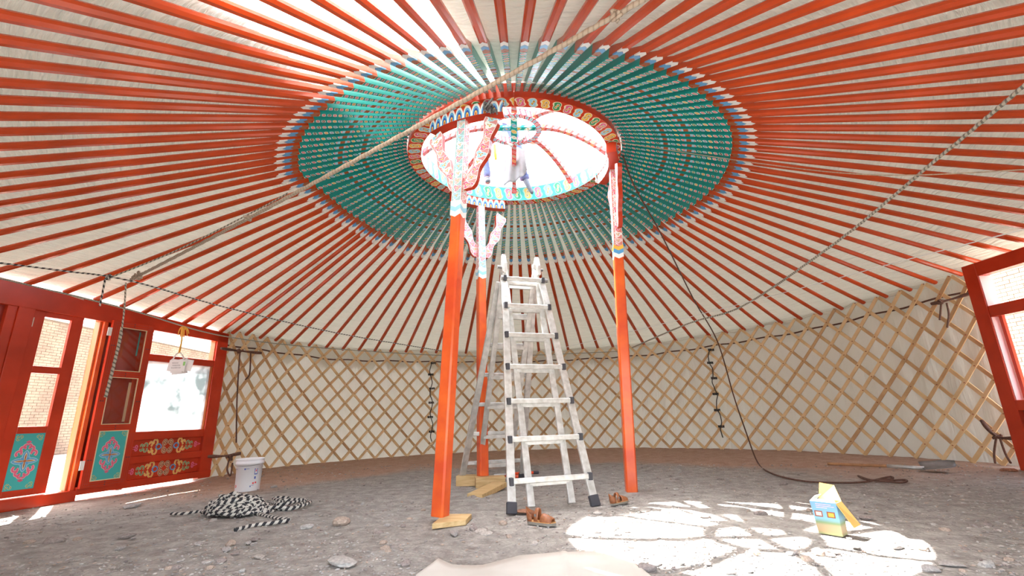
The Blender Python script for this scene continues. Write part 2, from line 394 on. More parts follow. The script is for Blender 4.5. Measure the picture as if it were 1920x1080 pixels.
def glass(name, gloss=0.12, tint=(1, 1, 1)):
    m = bpy.data.materials.new(name); m.use_nodes = True; nt = m.node_tree; nt.nodes.clear()
    o = nt.nodes.new('ShaderNodeOutputMaterial'); mx = nt.nodes.new('ShaderNodeMixShader'); t = nt.nodes.new('ShaderNodeBsdfTransparent'); gl = nt.nodes.new('ShaderNodeBsdfGlossy')
    t.inputs[0].default_value = (*tint, 1); gl.inputs['Roughness'].default_value = 0.02; mx.inputs[0].default_value = gloss
    nt.links.new(t.outputs[0], mx.inputs[1]); nt.links.new(gl.outputs[0], mx.inputs[2]); nt.links.new(mx.outputs[0], o.inputs[0])
    return m
M['glass'] = glass('clear_window_glass', 0.03)
def film():
    m = bpy.data.materials.new('white_window_film'); m.use_nodes = True; nt = m.node_tree; nt.nodes.clear()
    o = nt.nodes.new('ShaderNodeOutputMaterial'); mx = nt.nodes.new('ShaderNodeMixShader'); t = nt.nodes.new('ShaderNodeBsdfTranslucent'); d = nt.nodes.new('ShaderNodeBsdfDiffuse')
    tc = nt.nodes.new('ShaderNodeTexCoord'); nz = nt.nodes.new('ShaderNodeTexNoise'); nz.inputs['Scale'].default_value = 3.5; nz.inputs['Detail'].default_value = 5
    nt.links.new(tc.outputs['Object'], nz.inputs['Vector'])
    rp = nt.nodes.new('ShaderNodeValToRGB'); rp.color_ramp.elements[0].position = 0.36; rp.color_ramp.elements[0].color = (0.20, 0.23, 0.23, 1); rp.color_ramp.elements[1].position = 0.52; rp.color_ramp.elements[1].color = (0.55, 0.56, 0.56, 1)
    nt.links.new(nz.outputs[0], rp.inputs[0]); nt.links.new(rp.outputs[0], t.inputs[0]); d.inputs[0].default_value = (0.8, 0.8, 0.8, 1)
    mx.inputs[0].default_value = 0.75
    nt.links.new(d.outputs[0], mx.inputs[1]); nt.links.new(t.outputs[0], mx.inputs[2]); nt.links.new(mx.outputs[0], o.inputs[0])
    return m
M['film'] = film()

def dirt():
    m, nt, b = newmat('stony_dirt'); b.inputs['Roughness'].default_value = 0.95; b.inputs['Specular IOR Level'].default_value = 0.2
    g = NG(nt)
    ge = nt.nodes.new('ShaderNodeNewGeometry'); pos = ge.outputs['Position']
    def nz(sc, det=6, rough=0.6):
        n = nt.nodes.new('ShaderNodeTexNoise'); n.inputs['Scale'].default_value = sc; n.inputs['Detail'].default_value = det; n.inputs['Roughness'].default_value = rough
        nt.links.new(pos, n.inputs['Vector']); return n.outputs[0]
    grey = g.ramp(nz(9), [(0.3, (0.27, 0.25, 0.23)), (0.5, (0.37, 0.35, 0.325)), (0.7, (0.48, 0.46, 0.43))], const=False)
    redc = g.ramp(nz(7), [(0.3, (0.42, 0.27, 0.20)), (0.7, (0.56, 0.40, 0.31))], const=False)
    # bare reddish soil lies in a belt along the far wall, gravel in the middle
    sx = nt.nodes.new('ShaderNodeSeparateXYZ'); nt.links.new(pos, sx.inputs[0])
    dx = g.op('SUBTRACT', sx.outputs[0], AX.x); dy = g.op('SUBTRACT', sx.outputs[1], AX.y - 0.9)
    rad = g.op('SQRT', g.op('ADD', g.op('MULTIPLY', dx, dx), g.op('MULTIPLY', dy, dy)))
    k = g.op('ADD', rad, g.op('MULTIPLY', g.op('SUBTRACT', nz(0.9), 0.5), 2.2))
    f = g.ramp(g.op('DIVIDE', k, 8.0), [(0.42, (0, 0, 0)), (0.50, (1, 1, 1))], const=False)
    f2 = g.op('MULTIPLY', f, g.ramp(g.op('DIVIDE', sx.outputs[1], 12.0), [(0.38, (0, 0, 0)), (0.50, (1, 1, 1))], const=False))
    col = g.mix(f2, grey, redc)
    v = nt.nodes.new('ShaderNodeTexVoronoi'); v.inputs['Scale'].default_value = 38; nt.links.new(pos, v.inputs['Vector'])
    peb = g.mix(0.35, col, v.outputs['Color']) if False else col
    sp_ = g.ramp(v.outputs['Distance'], [(0.0, (1.15, 1.13, 1.1)), (0.5, (0.85, 0.84, 0.83))], const=False)
    mm = nt.nodes.new('ShaderNodeMix'); mm.data_type = 'RGBA'; mm.blend_type = 'MULTIPLY'; mm.inputs[0].default_value = 0.8
    nt.links.new(peb, mm.inputs[6]); nt.links.new(sp_, mm.inputs[7])
    nt.links.new(mm.outputs[2], b.inputs['Base Color'])
    h = g.op('ADD', g.op('MULTIPLY', nz(60, 8), 0.5), g.op('MULTIPLY', nz(14, 4), 1.0))
    h = g.op('ADD', h, g.op('MULTIPLY', v.outputs['Distance'], -0.35))
    bp = nt.nodes.new('ShaderNodeBump'); bp.inputs['Strength'].default_value = 0.9; bp.inputs['Distance'].default_value = 0.03
    nt.links.new(h, bp.inputs['Height']); nt.links.new(bp.outputs[0], b.inputs['Normal'])
    return m
M['dirt'] = dirt()
M['stone'] = []
for i, c in enumerate([(0.42, 0.39, 0.37), (0.52, 0.47, 0.43), (0.33, 0.28, 0.26), (0.48, 0.38, 0.31), (0.52, 0.50, 0.47)]):
    M['stone'].append(pmat('stone_%s' % 'abcde'[i], c, 0.9, noise_amt=0.35, noise_scale=9, bump=0.4, bscale=25))

# ================================================================== STRUCTURE
# floor
mb = MB()
xs = [-6.2 + 0.062 * i for i in range(201)]
ys = []; y = -1.0
while y < 10.9: ys.append(y); y += 0.035 + 0.006 * max(0, y)
def bumpz(x, y):
    p = Vector((x, y, 0))
    return 0.012 * noise.noise(p * 1.6) + 0.008 * noise.noise(p * 5.0) + 0.005 * noise.noise(p * 13.0)
for yy in ys:
    for xx in xs: mb.v.append((xx, yy, gz(xx, yy) + bumpz(xx, yy)))
nx = len(xs)
for j in range(len(ys) - 1):
    for i in range(nx - 1):
        c = Vector((xs[i], ys[j], 0)) - AX
        if c.length < RW + 0.25:
            mb.f.append([j * nx + i, j * nx + i + 1, (j + 1) * nx + i + 1, (j + 1) * nx + i]); mb.m.append(0)
fl = mb.build('floor', M['dirt'], smooth=True); tag(fl, kind='structure')
mb = MB(); mb.box((0, 5, -0.14), (90, 90, 0.02)); o = mb.build('ground_outside', M['outground']); tag(o, kind='structure')

# door assembly geometry on the left, window frame on the right
DA = Vector((-4.464, 7.022, 0)); DU = Vector((-0.3056, -0.9522, 0)); DN = Vector((0.9522, -0.3056, 0))   # DN points inside
def door_M(origin, u, n):
    # local x = along the frame, local y = outwards (away from room), local z up
    return Matrix(((u.x, -n.x, 0, origin.x), (u.y, -n.y, 0, origin.y), (0, 0, 1, 0), (0, 0, 0, 1)))
DM = door_M(DA, DU, DN)

# wall canvas: runs round behind the lattice, open at both frames and an unseen gap added to let light in
def az_of(p): return math.degrees(math.atan2(p.y - AX.y, p.x - AX.x)) % 360
aL0 = az_of(DA); aL1 = az_of(DA + DU * 3.45)
RA = Vector((5.45, 5.35, 0)); RU = Vector((0.0, -1.0, 0)); RN = Vector((-1, 0, 0))
RM = Matrix(((RU.x, -RN.x, 0, RA.x), (RU.y, -RN.y, 0, RA.y), (0, 0, 1, 0), (0, 0, 0, 1)))
aR0 = az_of(RA); RWID = 1.45; aR1 = az_of(RA + RU * RWID)
def wr(a):
    """wall radius: round, pulled in to meet the door frame and the window frame"""
    a %= 360
    r0 = RW
    if 138 < a <= 165:
        t = (a - 138) / (aL0 - 138); r0 = RW + ((DA - AX).length + 0.05 - RW) * max(0, min(1, t)) ** 1.6
    elif a > 165:
        k = [(165, RW + ((DA - AX).length + 0.05 - RW)), (172, 5.05), (178, 5.14), (185, 5.44), (191, 5.62), (203, 5.40), (225, 5.15), (270, 5.08), (315, 5.2), (345, 5.42), (360, 5.66), (361, RW)]
        for (a0, r_0), (a1, r_1) in zip(k, k[1:]):
            if a0 <= a <= a1: r0 = r_0 + (r_1 - r_0) * (a - a0) / (a1 - a0)
    return r0
def wall_strip(name, a0, a1, kind='structure', rad=0.10, step=1.0, z0=-0.03, dz=0.08, mat='canvas'):
    mb = MB(); n = int((a1 - a0) / step) + 1
    nz_ = 12
    for i in range(n + 1):
        a = a0 + (a1 - a0) * i / n
        r_ = wr(a) + rad
        zt = zeave(a) + dz
        for k in range(nz_ + 1):
            t = k / nz_
            rr_ = r_ + 0.018 * math.sin(a * 1.9 + t * 3) * math.sin(t * PI) + 0.012 * noise.noise(Vector((a * 0.6, t * 4, 0)))
            p = wp(a, rr_); zb = gz(p.x, p.y) + z0
            mb.v.append((p.x, p.y, zb + (zt - zb) * t))
    for i in range(n):
        for k in range(nz_):
            b = i * (nz_ + 1) + k
            mb.f.append([b, b + nz_ + 1, b + nz_ + 2, b + 1]); mb.m.append(0)
            mb.uv[len(mb.f) - 1] = [(i * 0.1, k * 0.17), ((i + 1) * 0.1, k * 0.17), ((i + 1) * 0.1, (k + 1) * 0.17), (i * 0.1, (k + 1) * 0.17)]
    o = mb.build(name, M[mat], smooth=True); return tag(o, kind=kind)
wall_strip('wall_back', 5.8, aL0 + 0.6)
wall_strip('wall_left', aL1 - 0.4, 250)
wall_strip('wall_right', 290, (aR1 if aR1 > 180 else aR1 + 360) + 0.6)

# roof lining (ceiling) --------------------------------------------------
PH = [91.5 + 360 / NP * i for i in range(NP)]
def pole_ends(a):
    s = cw(1.245, a, 0.05)
    # hit the wall circle along the horizontal direction from the crown centre
    d = Vector((math.cos(R(a)), math.sin(R(a)), 0)); o_ = Vector((CC.x - AX.x, CC.y - AX.y, 0))
    b = o_.dot(d); t = -b + math.sqrt(b * b - o_.dot(o_) + (RW - 0.02) ** 2)
    e = Vector((CC.x, CC.y, 0)) + d * t
    az = az_of(e)
    rr_ = wr(az)
    if rr_ < RW - 0.03:
        t = -b + math.sqrt(b * b - o_.dot(o_) + (rr_ - 0.02) ** 2); e = Vector((CC.x, CC.y, 0)) + d * t
    e.z = zeave(az); return s, e
OPEN = [(-1.42, 4.35), (-0.02, 3.78), (-0.30, 2.95), (-0.42, 2.3), (-0.62, 1.2), (-1.35, 1.2), (-1.45, 2.0), (-1.42, 2.4), (-1.50, 2.8), (-1.43, 3.3)]
def inside(x, y, poly):
    c = False; n = len(poly)
    for i in range(n):
        x1, y1 = poly[i]; x2, y2 = poly[(i + 1) % n]
        if (y1 > y) != (y2 > y) and x < (x2 - x1) * (y - y1) / (y2 - y1) + x1: c = not c
    return c
def roof_sheet(name, lift, sub, ns, mat, hole=None, hang=0.0, ripple=0.0, hr=0.045):
    mb = MB(); na = NP * sub
    cols = []
    hang0 = hang
    for i in range(na):
        a = PH[0] + 360 * i / na
        am_ = a % 360
        hang = 0.06 if hang0 > .3 and (154 < am_ < 196 or am_ > 338 or am_ < 6.5) else hang0
        s, e = pole_ends(a); m_ = (i % sub) / sub
        sag = -0.012 * math.sin(m_ * PI) if sub > 1 else 0
        for k in range(ns + 1):
            t = k / ns; p = s.lerp(e, t)
            n_ = noise.noise(Vector((a * 0.25, t * 14, 3))) * ripple
            mb.v.append((p.x, p.y, p.z + lift + (sag + n_) * min(1, t * 4)))
        if hang:
            sc = 0.55 + 0.45 * abs(math.sin(a * PI / 7.5 + noise.noise(Vector((a * 0.2, 0, 0)))))
            for q in (0.35, 0.7, 1.0):
                d = (Vector((e.x, e.y, 0)) - AX).normalized()
                pp = Vector((e.x, e.y, 0)) + d * (hr + 0.012 * math.sin(a * 1.3))
                mb.v.append((pp.x, pp.y, e.z + lift - hang * sc * q))
    K = ns + 1 + (3 if hang else 0)
    for i in range(na):
        j = (i + 1) % na
        for k in range(K - 1):
            q = [i * K + k, j * K + k, j * K + k + 1, i * K + k + 1]
            if hole:
                cx = sum(mb.v[z][0] for z in q) / 4; cy = sum(mb.v[z][1] for z in q) / 4
                if inside(cx + 0.04 * noise.noise(Vector((cx * 6, cy * 6, 0))), cy, hole): continue
            mb.f.append(q); mb.m.append(0)
            mb.uv[len(mb.f) - 1] = [(k / ns * 4.5, i / sub * 0.25), (k / ns * 4.5, (i + 1) / sub * 0.25), ((k + 1) / ns * 4.5, (i + 1) / sub * 0.25), ((k + 1) / ns * 4.5, i / sub * 0.25)]
    return mb.build(name, mat, smooth=True)
tag(roof_sheet('ceiling', 0.092, 4, 60, M['lining'], hang=0.12, ripple=0.014), kind='structure')
tag(roof_sheet('ceiling_felt', 0.16, 4, 90, M['felt'], hole=OPEN, hang=0.5, hr=0.16), kind='structure')

# ================================================================== ROOF POLES
def pole_meshes():
    L = 4.55; Lh = 1.17
    W0, W1, WE = 0.037, 0.055, 0.058
    H0, H1, HE = 0.080, 0.088, 0.050
    def sect(x):
        if x < Lh + .2: t = x / (Lh + .2); return W0 + (W1 - W0) * t, (H0 + (H1 - H0) * t if x < Lh + .001 else 0.065)
        t = min(1, (x - Lh - .2) / 0.3); return W1 + (WE - W1) * t, HE
    h = MB()
    # head: teal sides / top, ornament underside; end chevrons in front of it
    X = [0, 0.3, 0.6, 0.9, Lh]
    for a, b in zip(X, X[1:]):
        w0, h0 = sect(a); w1, h1 = sect(b)
        v = [(a, -w0/2, 0), (a, w0/2, 0), (a, w0/2, h0), (a, -w0/2, h0), (b, -w1/2, 0), (b, w1/2, 0), (b, w1/2, h1), (b, -w1/2, h1)]
        h.add(v, [(0, 1, 5, 4)], 1, [[(a, 0), (a, 1), (b, 1), (b, 0)]])
        h.add(v, [(1, 2, 6, 5), (2, 3, 7, 6), (3, 0, 4, 7)], 0)
    w0, h0 = sect(0); h.add([(0, -w0/2, 0), (0, w0/2, 0), (0, w0/2, h0), (0, -w0/2, h0)], [(0, 1, 2, 3)], 0)
    # chevrons, a hair proud of the shaft's underside
    z = -0.0015
    def chev(a, b, tip, mi):
        w = sect(a)[0] * 0.98 / 2
        h.add([(a, -w, z), (a + tip, 0, z), (a, w, z), (b, w, z), (b + tip, 0, z), (b, -w, z)], [(0, 1, 4, 5), (1, 2, 3, 4)], mi)
        h.add([(a, -w, z), (b, -w, z), (b, -w * 1.02, 0.018), (a, -w * 1.02, 0.018)], [(0, 1, 2, 3)], mi)
        h.add([(a, w, z), (b, w, z), (b, w * 1.02, 0.018), (a, w * 1.02, 0.018)], [(0, 1, 2, 3)], mi)
    chev(Lh, Lh + .065, .03, 2); chev(Lh + .065, Lh + .135, .03, 3); chev(Lh + .135, Lh + .21, .035, 4)
    hm = h.mesh('pole_head', [M['teal'], M['o_pole'], M['brown'], M['blue'], M['white']])
    s = MB(); X = [Lh, Lh + .201, 1.7, 2.6, 3.3, 4.0, L]
    prev = None
    for x in X:
        w, hh = sect(x); c = 0.16 * w if x < Lh + .25 else 0.27 * w
        ring = [(-w/2+c, 0), (w/2-c, 0), (w/2, c), (w/2, hh-c), (w/2-c, hh), (-w/2+c, hh), (-w/2, hh-c), (-w/2, c)]
        b = len(s.v); s.v += [(x, p, q) for p, q in ring]
        if prev is not None:
            for i in range(8): s.f.append([prev + i, prev + (i+1) % 8, b + (i+1) % 8, b + i]); s.m.append(0)
        else: s.f.append([b + i for i in range(8)]); s.m.append(0)
        prev = b
    s.f.append([prev + i for i in range(8)][::-1]); s.m.append(0)
    sm = s.mesh('pole_shaft', [M['pole_red']])
    for me in (hm, sm):
        bm = bmesh.new(); bm.from_mesh(me); bmesh.ops.recalc_face_normals(bm, faces=bm.faces); bm.to_mesh(me); bm.free()
    for p in sm.polygons: p.use_smooth = False
    return hm, sm, L
HM, SM, PL = pole_meshes()
anchors = [(91.5, 'behind the ladder', 'roof poles from the ladder round to the doors', 'red roof pole with teal head'),
           (154.0, 'over the door frame corner', 'roof poles over the doors and upper left', 'red roof pole with teal head'),
           (229.0, 'first crossing the glaring patch', 'backlit roof poles across the glaring patch', 'hazy roof pole'),
           (269.0, 'straight overhead', 'roof poles fanning to the upper right', 'red roof pole with teal head'),
           (364.5, 'meeting the right window frame', 'roof poles over the right lattice', 'red roof pole with teal head')]
ORD = 'first second third fourth fifth sixth seventh eighth ninth tenth eleventh twelfth thirteenth fourteenth fifteenth sixteenth seventeenth eighteenth nineteenth twentieth'.split()
ORD += ['twenty-' + w for w in ORD[:9]] + ['thirtieth'] + ['thirty-' + w for w in ORD[:9]]
cnt_ = {}
for a in PH:
    s, e = pole_ends(a)
    am = a % 360
    if am < 91: am += 360
    az_, where, grp, look = [q for q in anchors if q[0] - .1 <= am][-1]
    k_ = cnt_.get(az_, 0); cnt_[az_] = k_ + 1
    lab = look + ', the one ' + where if k_ == 0 else look + ', ' + ORD[k_ - 1] + ' clockwise from the one ' + where
    r = empty('roof_pole', s, 0, lab, 'roof pole', grp)
    d = (e - s); L = d.length; x = d.normalized(); yv = Vector((0, 0, 1)).cross(x).normalized(); zv = x.cross(yv)
    mt = Matrix((x, yv, zv)).transposed().to_4x4()
    r.matrix_world = Matrix.Translation(s) @ mt @ Matrix.Diagonal(((L + .03) / PL, 1, 1, 1))
    for nm, me in (('pole_head', HM), ('pole_shaft', SM)):
        c = bpy.data.objects.new(nm, me); C.objects.link(c); c.parent = r

# ================================================================== CROWN
crown = empty('yurt_crown_wheel', CC, 0, 'round red wooden crown ring with painted ribs at the top of the roof', 'roof crown')
crown.matrix_world = CM
def ring_part(name, a0, a1, r0, r1, z0, z1, mats, parent, n=40, mi=(0, 1, 2, 3)):
    """mats order: underside, inner face, outer face, top"""
    mb = MB()
    prof = [(r1, z0), (r0, z0), (r0, z1), (r1, z1)]
    for i in range(n + 1):
        a = R(a0 + (a1 - a0) * i / n)
        for r_, z in prof: mb.v.append((r_ * math.cos(a), r_ * math.sin(a), z))
    for i in range(n):
        for k in range(4):
            k2 = (k + 1) % 4
            mb.f.append([i * 4 + k, i * 4 + k2, (i + 1) * 4 + k2, (i + 1) * 4 + k]); mb.m.append(mi[k])
            rr_ = (r0 + r1) / 2
            u0 = R(a1 - a0) * i / n * rr_; u1 = R(a1 - a0) * (i + 1) / n * rr_
            mb.uv[len(mb.f) - 1] = [(u0, 0), (u0, 1), (u1, 1), (u1, 0)]
    mb.f.append([0, 1, 2, 3]); mb.m.append(2); mb.f.append([n * 4 + k for k in range(4)][::-1]); mb.m.append(2)
    return mb.build(name, mats, parent)
cm = [M['o_ring'], M['o_inner'], M['red'], M['red']]
ring_part('ring_half', -89.96, 89.96, 1.085, 1.235, 0, 0.20, cm, crown, mi=(0, 1, 3, 2))
ring_part('ring_half', 90.04, 269.96, 1.085, 1.235, 0, 0.20, cm, crown, mi=(0, 1, 3, 2))
HZ = 0.42; HR = 0.335
hubo = ring_part('hub_ring', 0, 360, HR - 0.062, HR, HZ, HZ + 0.08, [M['o_hub'], M['o_hub'], M['o_hub'], M['o_hub']], crown, n=40, mi=(0, 1, 2, 3))
for k in range(2):
    mb = MB(); a = k * PI / 2
    d = Vector((math.cos(a), math.sin(a), 0)); mb.bar(-d * (HR - 0.05) + Vector((0, 0, HZ + .04 - .012 * k)), d * (HR - 0.05) + Vector((0, 0, HZ + .04 - .012 * k)), 0.075, 0.03)
    mb.build('hub_crossbar', M['o_cross'], hubo)
for k in range(8):
    a = k * PI / 4 + 0.0
    mb = MB(); N = 9; vs_ = []; u = 0
    prevp = None
    for i in range(N):
        t = i / (N - 1)
        r_ = 1.09 + (HR - 0.01 - 1.09) * t
        z = 0.10 + (HZ - 0.08) * math.sin(t * PI / 2) ** 0.9
        w = 0.055 + 0.012 * abs(2 * t - 1) ** 3; hh = 0.05
        c = Vector((r_, 0, z))
        if prevp is not None: u += (c - prevp).length
        prevp = c
        vs_.append((u, [Vector((r_, -w/2, z)), Vector((r_, w/2, z)), Vector((r_ + .012, w/2, z + hh)), Vector((r_ + .012, -w/2, z + hh))]))
    Rm = Matrix.Rotation(a, 3, 'Z')
    for (u0, A), (u1, B) in zip(vs_, vs_[1:]):
        v = [Rm @ q for q in A + B]
        mb.add(v, [(0, 1, 5, 4), (1, 2, 6, 5), (2, 3, 7, 6), (3, 0, 4, 7)], 0, [[(u0, 0), (u0, 1), (u1, 1), (u1, 0)]] * 4)
    for _, A in (vs_[0], vs_[-1]): mb.add([Rm @ q for q in A], [(0, 1, 2, 3)], 0)
    mb.build('crown_rib', M['o_rib'], crown)

# ================================================================== SUPPORT POSTS with beam arc and Y brace
def post(label, base, top, azc, span, zpaint, faceaz):
    root = empty('support_post', base, 0, label, 'support post', 'orange posts holding up the crown')
    inv = Matrix.Translation(-Vector(base))
    base = Vector(base); top = Vector(top)
    out = Vector((math.cos(R(azc)), math.sin(R(azc)), 0)); tan = Vector((-out.y, out.x, 0))
    d = top - base
    tpt = (zpaint - base.z) / d.z; mid = base + d * tpt
    rt_ = lambda p: p - base
    mb = MB(); mb.bar(rt_(base), rt_(mid), 0.112, 0.112, up=out, w2=0.105, h2=0.105, ch=0.12); mb.build('post_shaft', M['post_red'], root, bevel=0.002)
    # painted chevron bands, then the ornamented square head
    c1 = mid; bands = [(0.05, 'white'), (0.045, 'blue' if azc < 0 and azc > -20 else 'lblue'), (0.045, 'yellow' if azc < 0 and azc > -20 else 'white')]
    z = 0
    dn = d.normalized()
    x = dn.cross(out).normalized(); yy = x.cross(dn)
    z = 0.0
    for hgt, mt in bands:
        mb = MB(); w = 0.0535
        for f in range(4):
            ax, nx_ = ((x, yy), (yy, -x), (-x, -yy), (-yy, x))[f]
            p = mid - base + dn * z
            pts = [p + nx_ * w - ax * w, p + nx_ * w - dn * 0.025 + ax * 0, p + nx_ * w + ax * w, p + nx_ * w + ax * w + dn * hgt, p + nx_ * w + dn * (hgt - 0.025), p + nx_ * w - ax * w + dn * hgt]
            mb.add(pts, [(0, 1, 4, 5), (1, 2, 3, 4)])
        mb.build('chevron_band', M[mt], root); z += hgt
    mb = MB(); mb.bar(mid - base, top - base, 0.104, 0.104, up=out, w2=0.088, h2=0.088)
    for i in range(len(mb.f)): mb.m[i] = 0 if i % 2 == 0 else 1
    mb.build('painted_head', [M['o_post'], M['o_post2']], root)
    # beam arc under the ring
    mbm = MB(); n = 14; rb0, rb1 = 1.09, 1.20
    L = []
    for i in range(n + 1):
        a = azc - span / 2 + span * i / n
        L.append([cw(rb1, a, -0.125) - base, cw(rb0, a, -0.125) - base, cw(rb0, a, -0.004) - base, cw(rb1, a, -0.004) - base])
    for i in range(n):
        u0 = R(span) * i / n * 1.15; u1 = R(span) * (i + 1) / n * 1.15
        v = L[i] + L[i + 1]
        mbm.add(v, [(0, 1, 5, 4)], 0); mbm.add(v, [(1, 2, 6, 5)], 1, [[(u0, 0), (u0, 1), (u1, 1), (u1, 0)]])
        mbm.add(v, [(2, 3, 7, 6)], 0); mbm.add(v, [(3, 0, 4, 7)], 1, [[(u0, 1), (u0, 0), (u1, 0), (u1, 1)]])
    mbm.add(L[0], [(0, 1, 2, 3)], 0); mbm.add(L[-1], [(0, 1, 2, 3)], 0)
    mbm.build('beam_arc', [M['red'], M['o_beam']], root)
    # Y brace arms: curly-edged boards left and right
    for sgn in (-1, 1):
        mb = MB(); N = 16; f0 = []; u = 0
        A0 = top - base + dn * (-0.72) ; rows = []
        for i in range(N + 1):
            t = i / N
            cx = sgn * (0.045 + 0.27 * (t ** 1.25) + 0.05 * math.sin(t * PI))
            cz = -0.74 + 0.66 * t
            w = 0.058 + 0.016 * math.sin(t * PI * 5) + 0.012 * (t > .9)
            # direction of the arm
            dx = sgn * (0.34 * t ** .25 * 1.0); dz = 0.66; l = math.hypot(dx, dz)
            nxv = dz / l * w; nzv = -dx / l * w
            pm = top - base + dn * 0 + tan * cx + Vector((0, 0, cz + 0.0))
            rows.append([pm + tan * nxv + Vector((0, 0, nzv)) + out * 0.025, pm - tan * nxv - Vector((0, 0, nzv)) + out * 0.025,
                         pm - tan * nxv - Vector((0, 0, nzv)) - out * 0.025, pm + tan * nxv + Vector((0, 0, nzv)) - out * 0.025])
        for i in range(N):
            v = rows[i] + rows[i + 1]; u0 = i * 0.045; u1 = (i + 1) * 0.045
            mb.add(v, [(0, 1, 5, 4)], 0, [[(u0, 0), (u0, 1), (u1, 1), (u1, 0)]]); mb.add(v, [(2, 3, 7, 6)], 0, [[(u0, 0), (u0, 1), (u1, 1), (u1, 0)]])
            mb.add(v, [(1, 2, 6, 5), (3, 0, 4, 7)], 1)
        mb.add(rows[0], [(0, 1, 2, 3)], 1); mb.add(rows[-1], [(0, 1, 2, 3)], 1)
        mb.build('brace_arm', [M['o_brace'], M['red']], root)
    return root
post('front orange post standing on a pale board, left of the ladder', (-0.596, 3.874, 0.035), (-0.425, 3.87, 3.515), -115, 40, 2.52, -110)
post('right-hand orange post standing on bare gravel, right of the ladder', (1.126, 4.918, 0.0), (1.225, 4.880, 3.50), -3, 40, 2.43, 0)
post('rear orange post standing on two wood blocks behind the ladder', (-0.385, 5.625, 0.105), (-0.41, 5.875, 3.55), 117, 40, 2.50, 117)

# ================================================================== LATTICE WALL
NSP = 360 / NP
def slat_mesh(a0, z0f, a1, z1f, rad, w, lo, hi):
    """slat from (a0, z0f) to (a1, z1f) fractions of wall height, clipped to [lo, hi] azimuth"""
    mb = MB(); n = 9; rows = []
    for i in range(n + 1):
        t = i / n; a = a0 + (a1 - a0) * t
        rows.append((a, z0f + (z1f - z0f) * t))
    seg = []
    for a, f in rows:
        if lo <= a <= hi: seg.append((a, f))
    # exact clip ends
    def att(av): t = (av - a0) / (a1 - a0); return (av, z0f + (z1f - z0f) * t)
    mn, mx = min(a0, a1), max(a0, a1)
    for lim in (lo, hi):
        if mn < lim < mx: seg.append(att(lim))
    seg.sort(key=lambda q: q[1])
    if len(seg) < 2 or abs(seg[-1][1] - seg[0][1]) < 0.06: return None
    pts = []
    for a, f in seg:
        p = wp(a, wr(a) + rad); zb = gz(p.x, p.y); zt = zeave(a) + 0.045
        p.z = zb + 0.01 + (zt - zb) * f; pts.append(p)
    vs_ = []
    for i, p in enumerate(pts):
        t = (pts[min(i + 1, len(pts) - 1)] - pts[max(i - 1, 0)]).normalized()
        o_ = (p - AX); o_.z = 0; o_.normalize()
        s_ = t.cross(o_).normalized()
        vs_ += [p + s_ * w/2 + o_ * 0.006, p - s_ * w/2 + o_ * 0.006, p - s_ * w/2 - o_ * 0.006, p + s_ * w/2 - o_ * 0.006]
    mb.v = [tuple(v) for v in vs_]
    for i in range(len(pts) - 1):
        for k in range(4):
            k2 = (k + 1) % 4; mb.f.append([i*4+k, i*4+k2, (i+1)*4+k2, (i+1)*4+k]); mb.m.append(0)
    mb.f.append([0, 1, 2, 3]); mb.m.append(0); b = (len(pts) - 1) * 4; mb.f.append([b, b+3, b+2, b+1]); mb.m.append(0)
    return mb
DEL = 6.0 * NSP
panels = [(4.6, 48.5, 'tall diamond lattice wall panel beside the right-hand red window frame'),
          (47.3, 110.6, 'middle diamond lattice wall panel behind the ladder and right post'),
          (109.4, 154.6, 'diamond lattice wall panel between the door frame and the front post')]
rs = random.Random(3)
for lo, hi, lab in panels:
    root = empty('lattice_wall', wp((lo + hi) / 2, RW, 0), 0, lab, 'lattice wall', 'lattice wall panels')
    off = root.location.copy()
    crossings = MB()
    kk = [a for a in [91.5 + NSP * i for i in range(-40, 40)] if lo - DEL - 1 < a < hi + DEL + 1]
    for a in kk:
        for sgn, rad in ((1, -0.062), (-1, -0.045)):
            jit = rs.uniform(-.12, .12)
            m_ = slat_mesh(a + jit, 0.985, a + sgn * DEL + jit, 0.0, rad, 0.047 + rs.uniform(-.003, .003), lo, hi)
            if m_ is None: continue
            m_.v = [(v[0] - off.x, v[1] - off.y, v[2] - off.z) for v in m_.v]
            m_.build('slat', M['wood'] if rs.random() < 0.8 else M['wood2'], root)
    for a in kk:
        for k in range(0, 12):
            aa = a + NSP * k / 2.0
            if not lo + .4 < aa < hi - .4: continue
            f = 0.985 * (1 - k / 12.0)
            p = wp(aa, wr(aa) - 0.072); zb = gz(p.x, p.y); zt = zeave(aa) + .045; p.z = zb + .01 + (zt - zb) * f
            crossings.box(p - off, (0.012, 0.012, 0.012))
    o = crossings.build('hide_knots', M['brown'], root); tag(o, kind='stuff')
# seam lashings where two panels overlap
for az, lab in ((47.9, 'black cord lashing down the lattice seam right of the right post'), (110.0, 'black cord lashing down the lattice seam beside the front post')):
    mb = MB(); pts = []
    for i in range(80):
        t = i / 79; a = az + 0.25 * math.sin(t * 23) + 0.6 * (t - .5); p = wp(a, RW - 0.085 - 0.012 * math.cos(t * 60)); p.z = 0.25 + 1.65 * t; pts.append(p)
    mb.tube(pts, 0.009, 6)
    for z in (0.45, 0.75, 1.05, 1.35, 1.65, 1.9):
        c = wp(az + .3 * math.sin(z * 9), RW - 0.085, z); pp = []
        for k in range(26): pp.append(c + Vector((0.055 * math.cos(k * .7), 0.02 * math.sin(k * .7), 0.02 * math.sin(k * 1.9))))
        mb.tube(spline(pp, 3), 0.006, 5)
    tag(mb.build('seam_lashing', M['black'], smooth=True), lab, 'cord', 'lashings on the lattice seams')
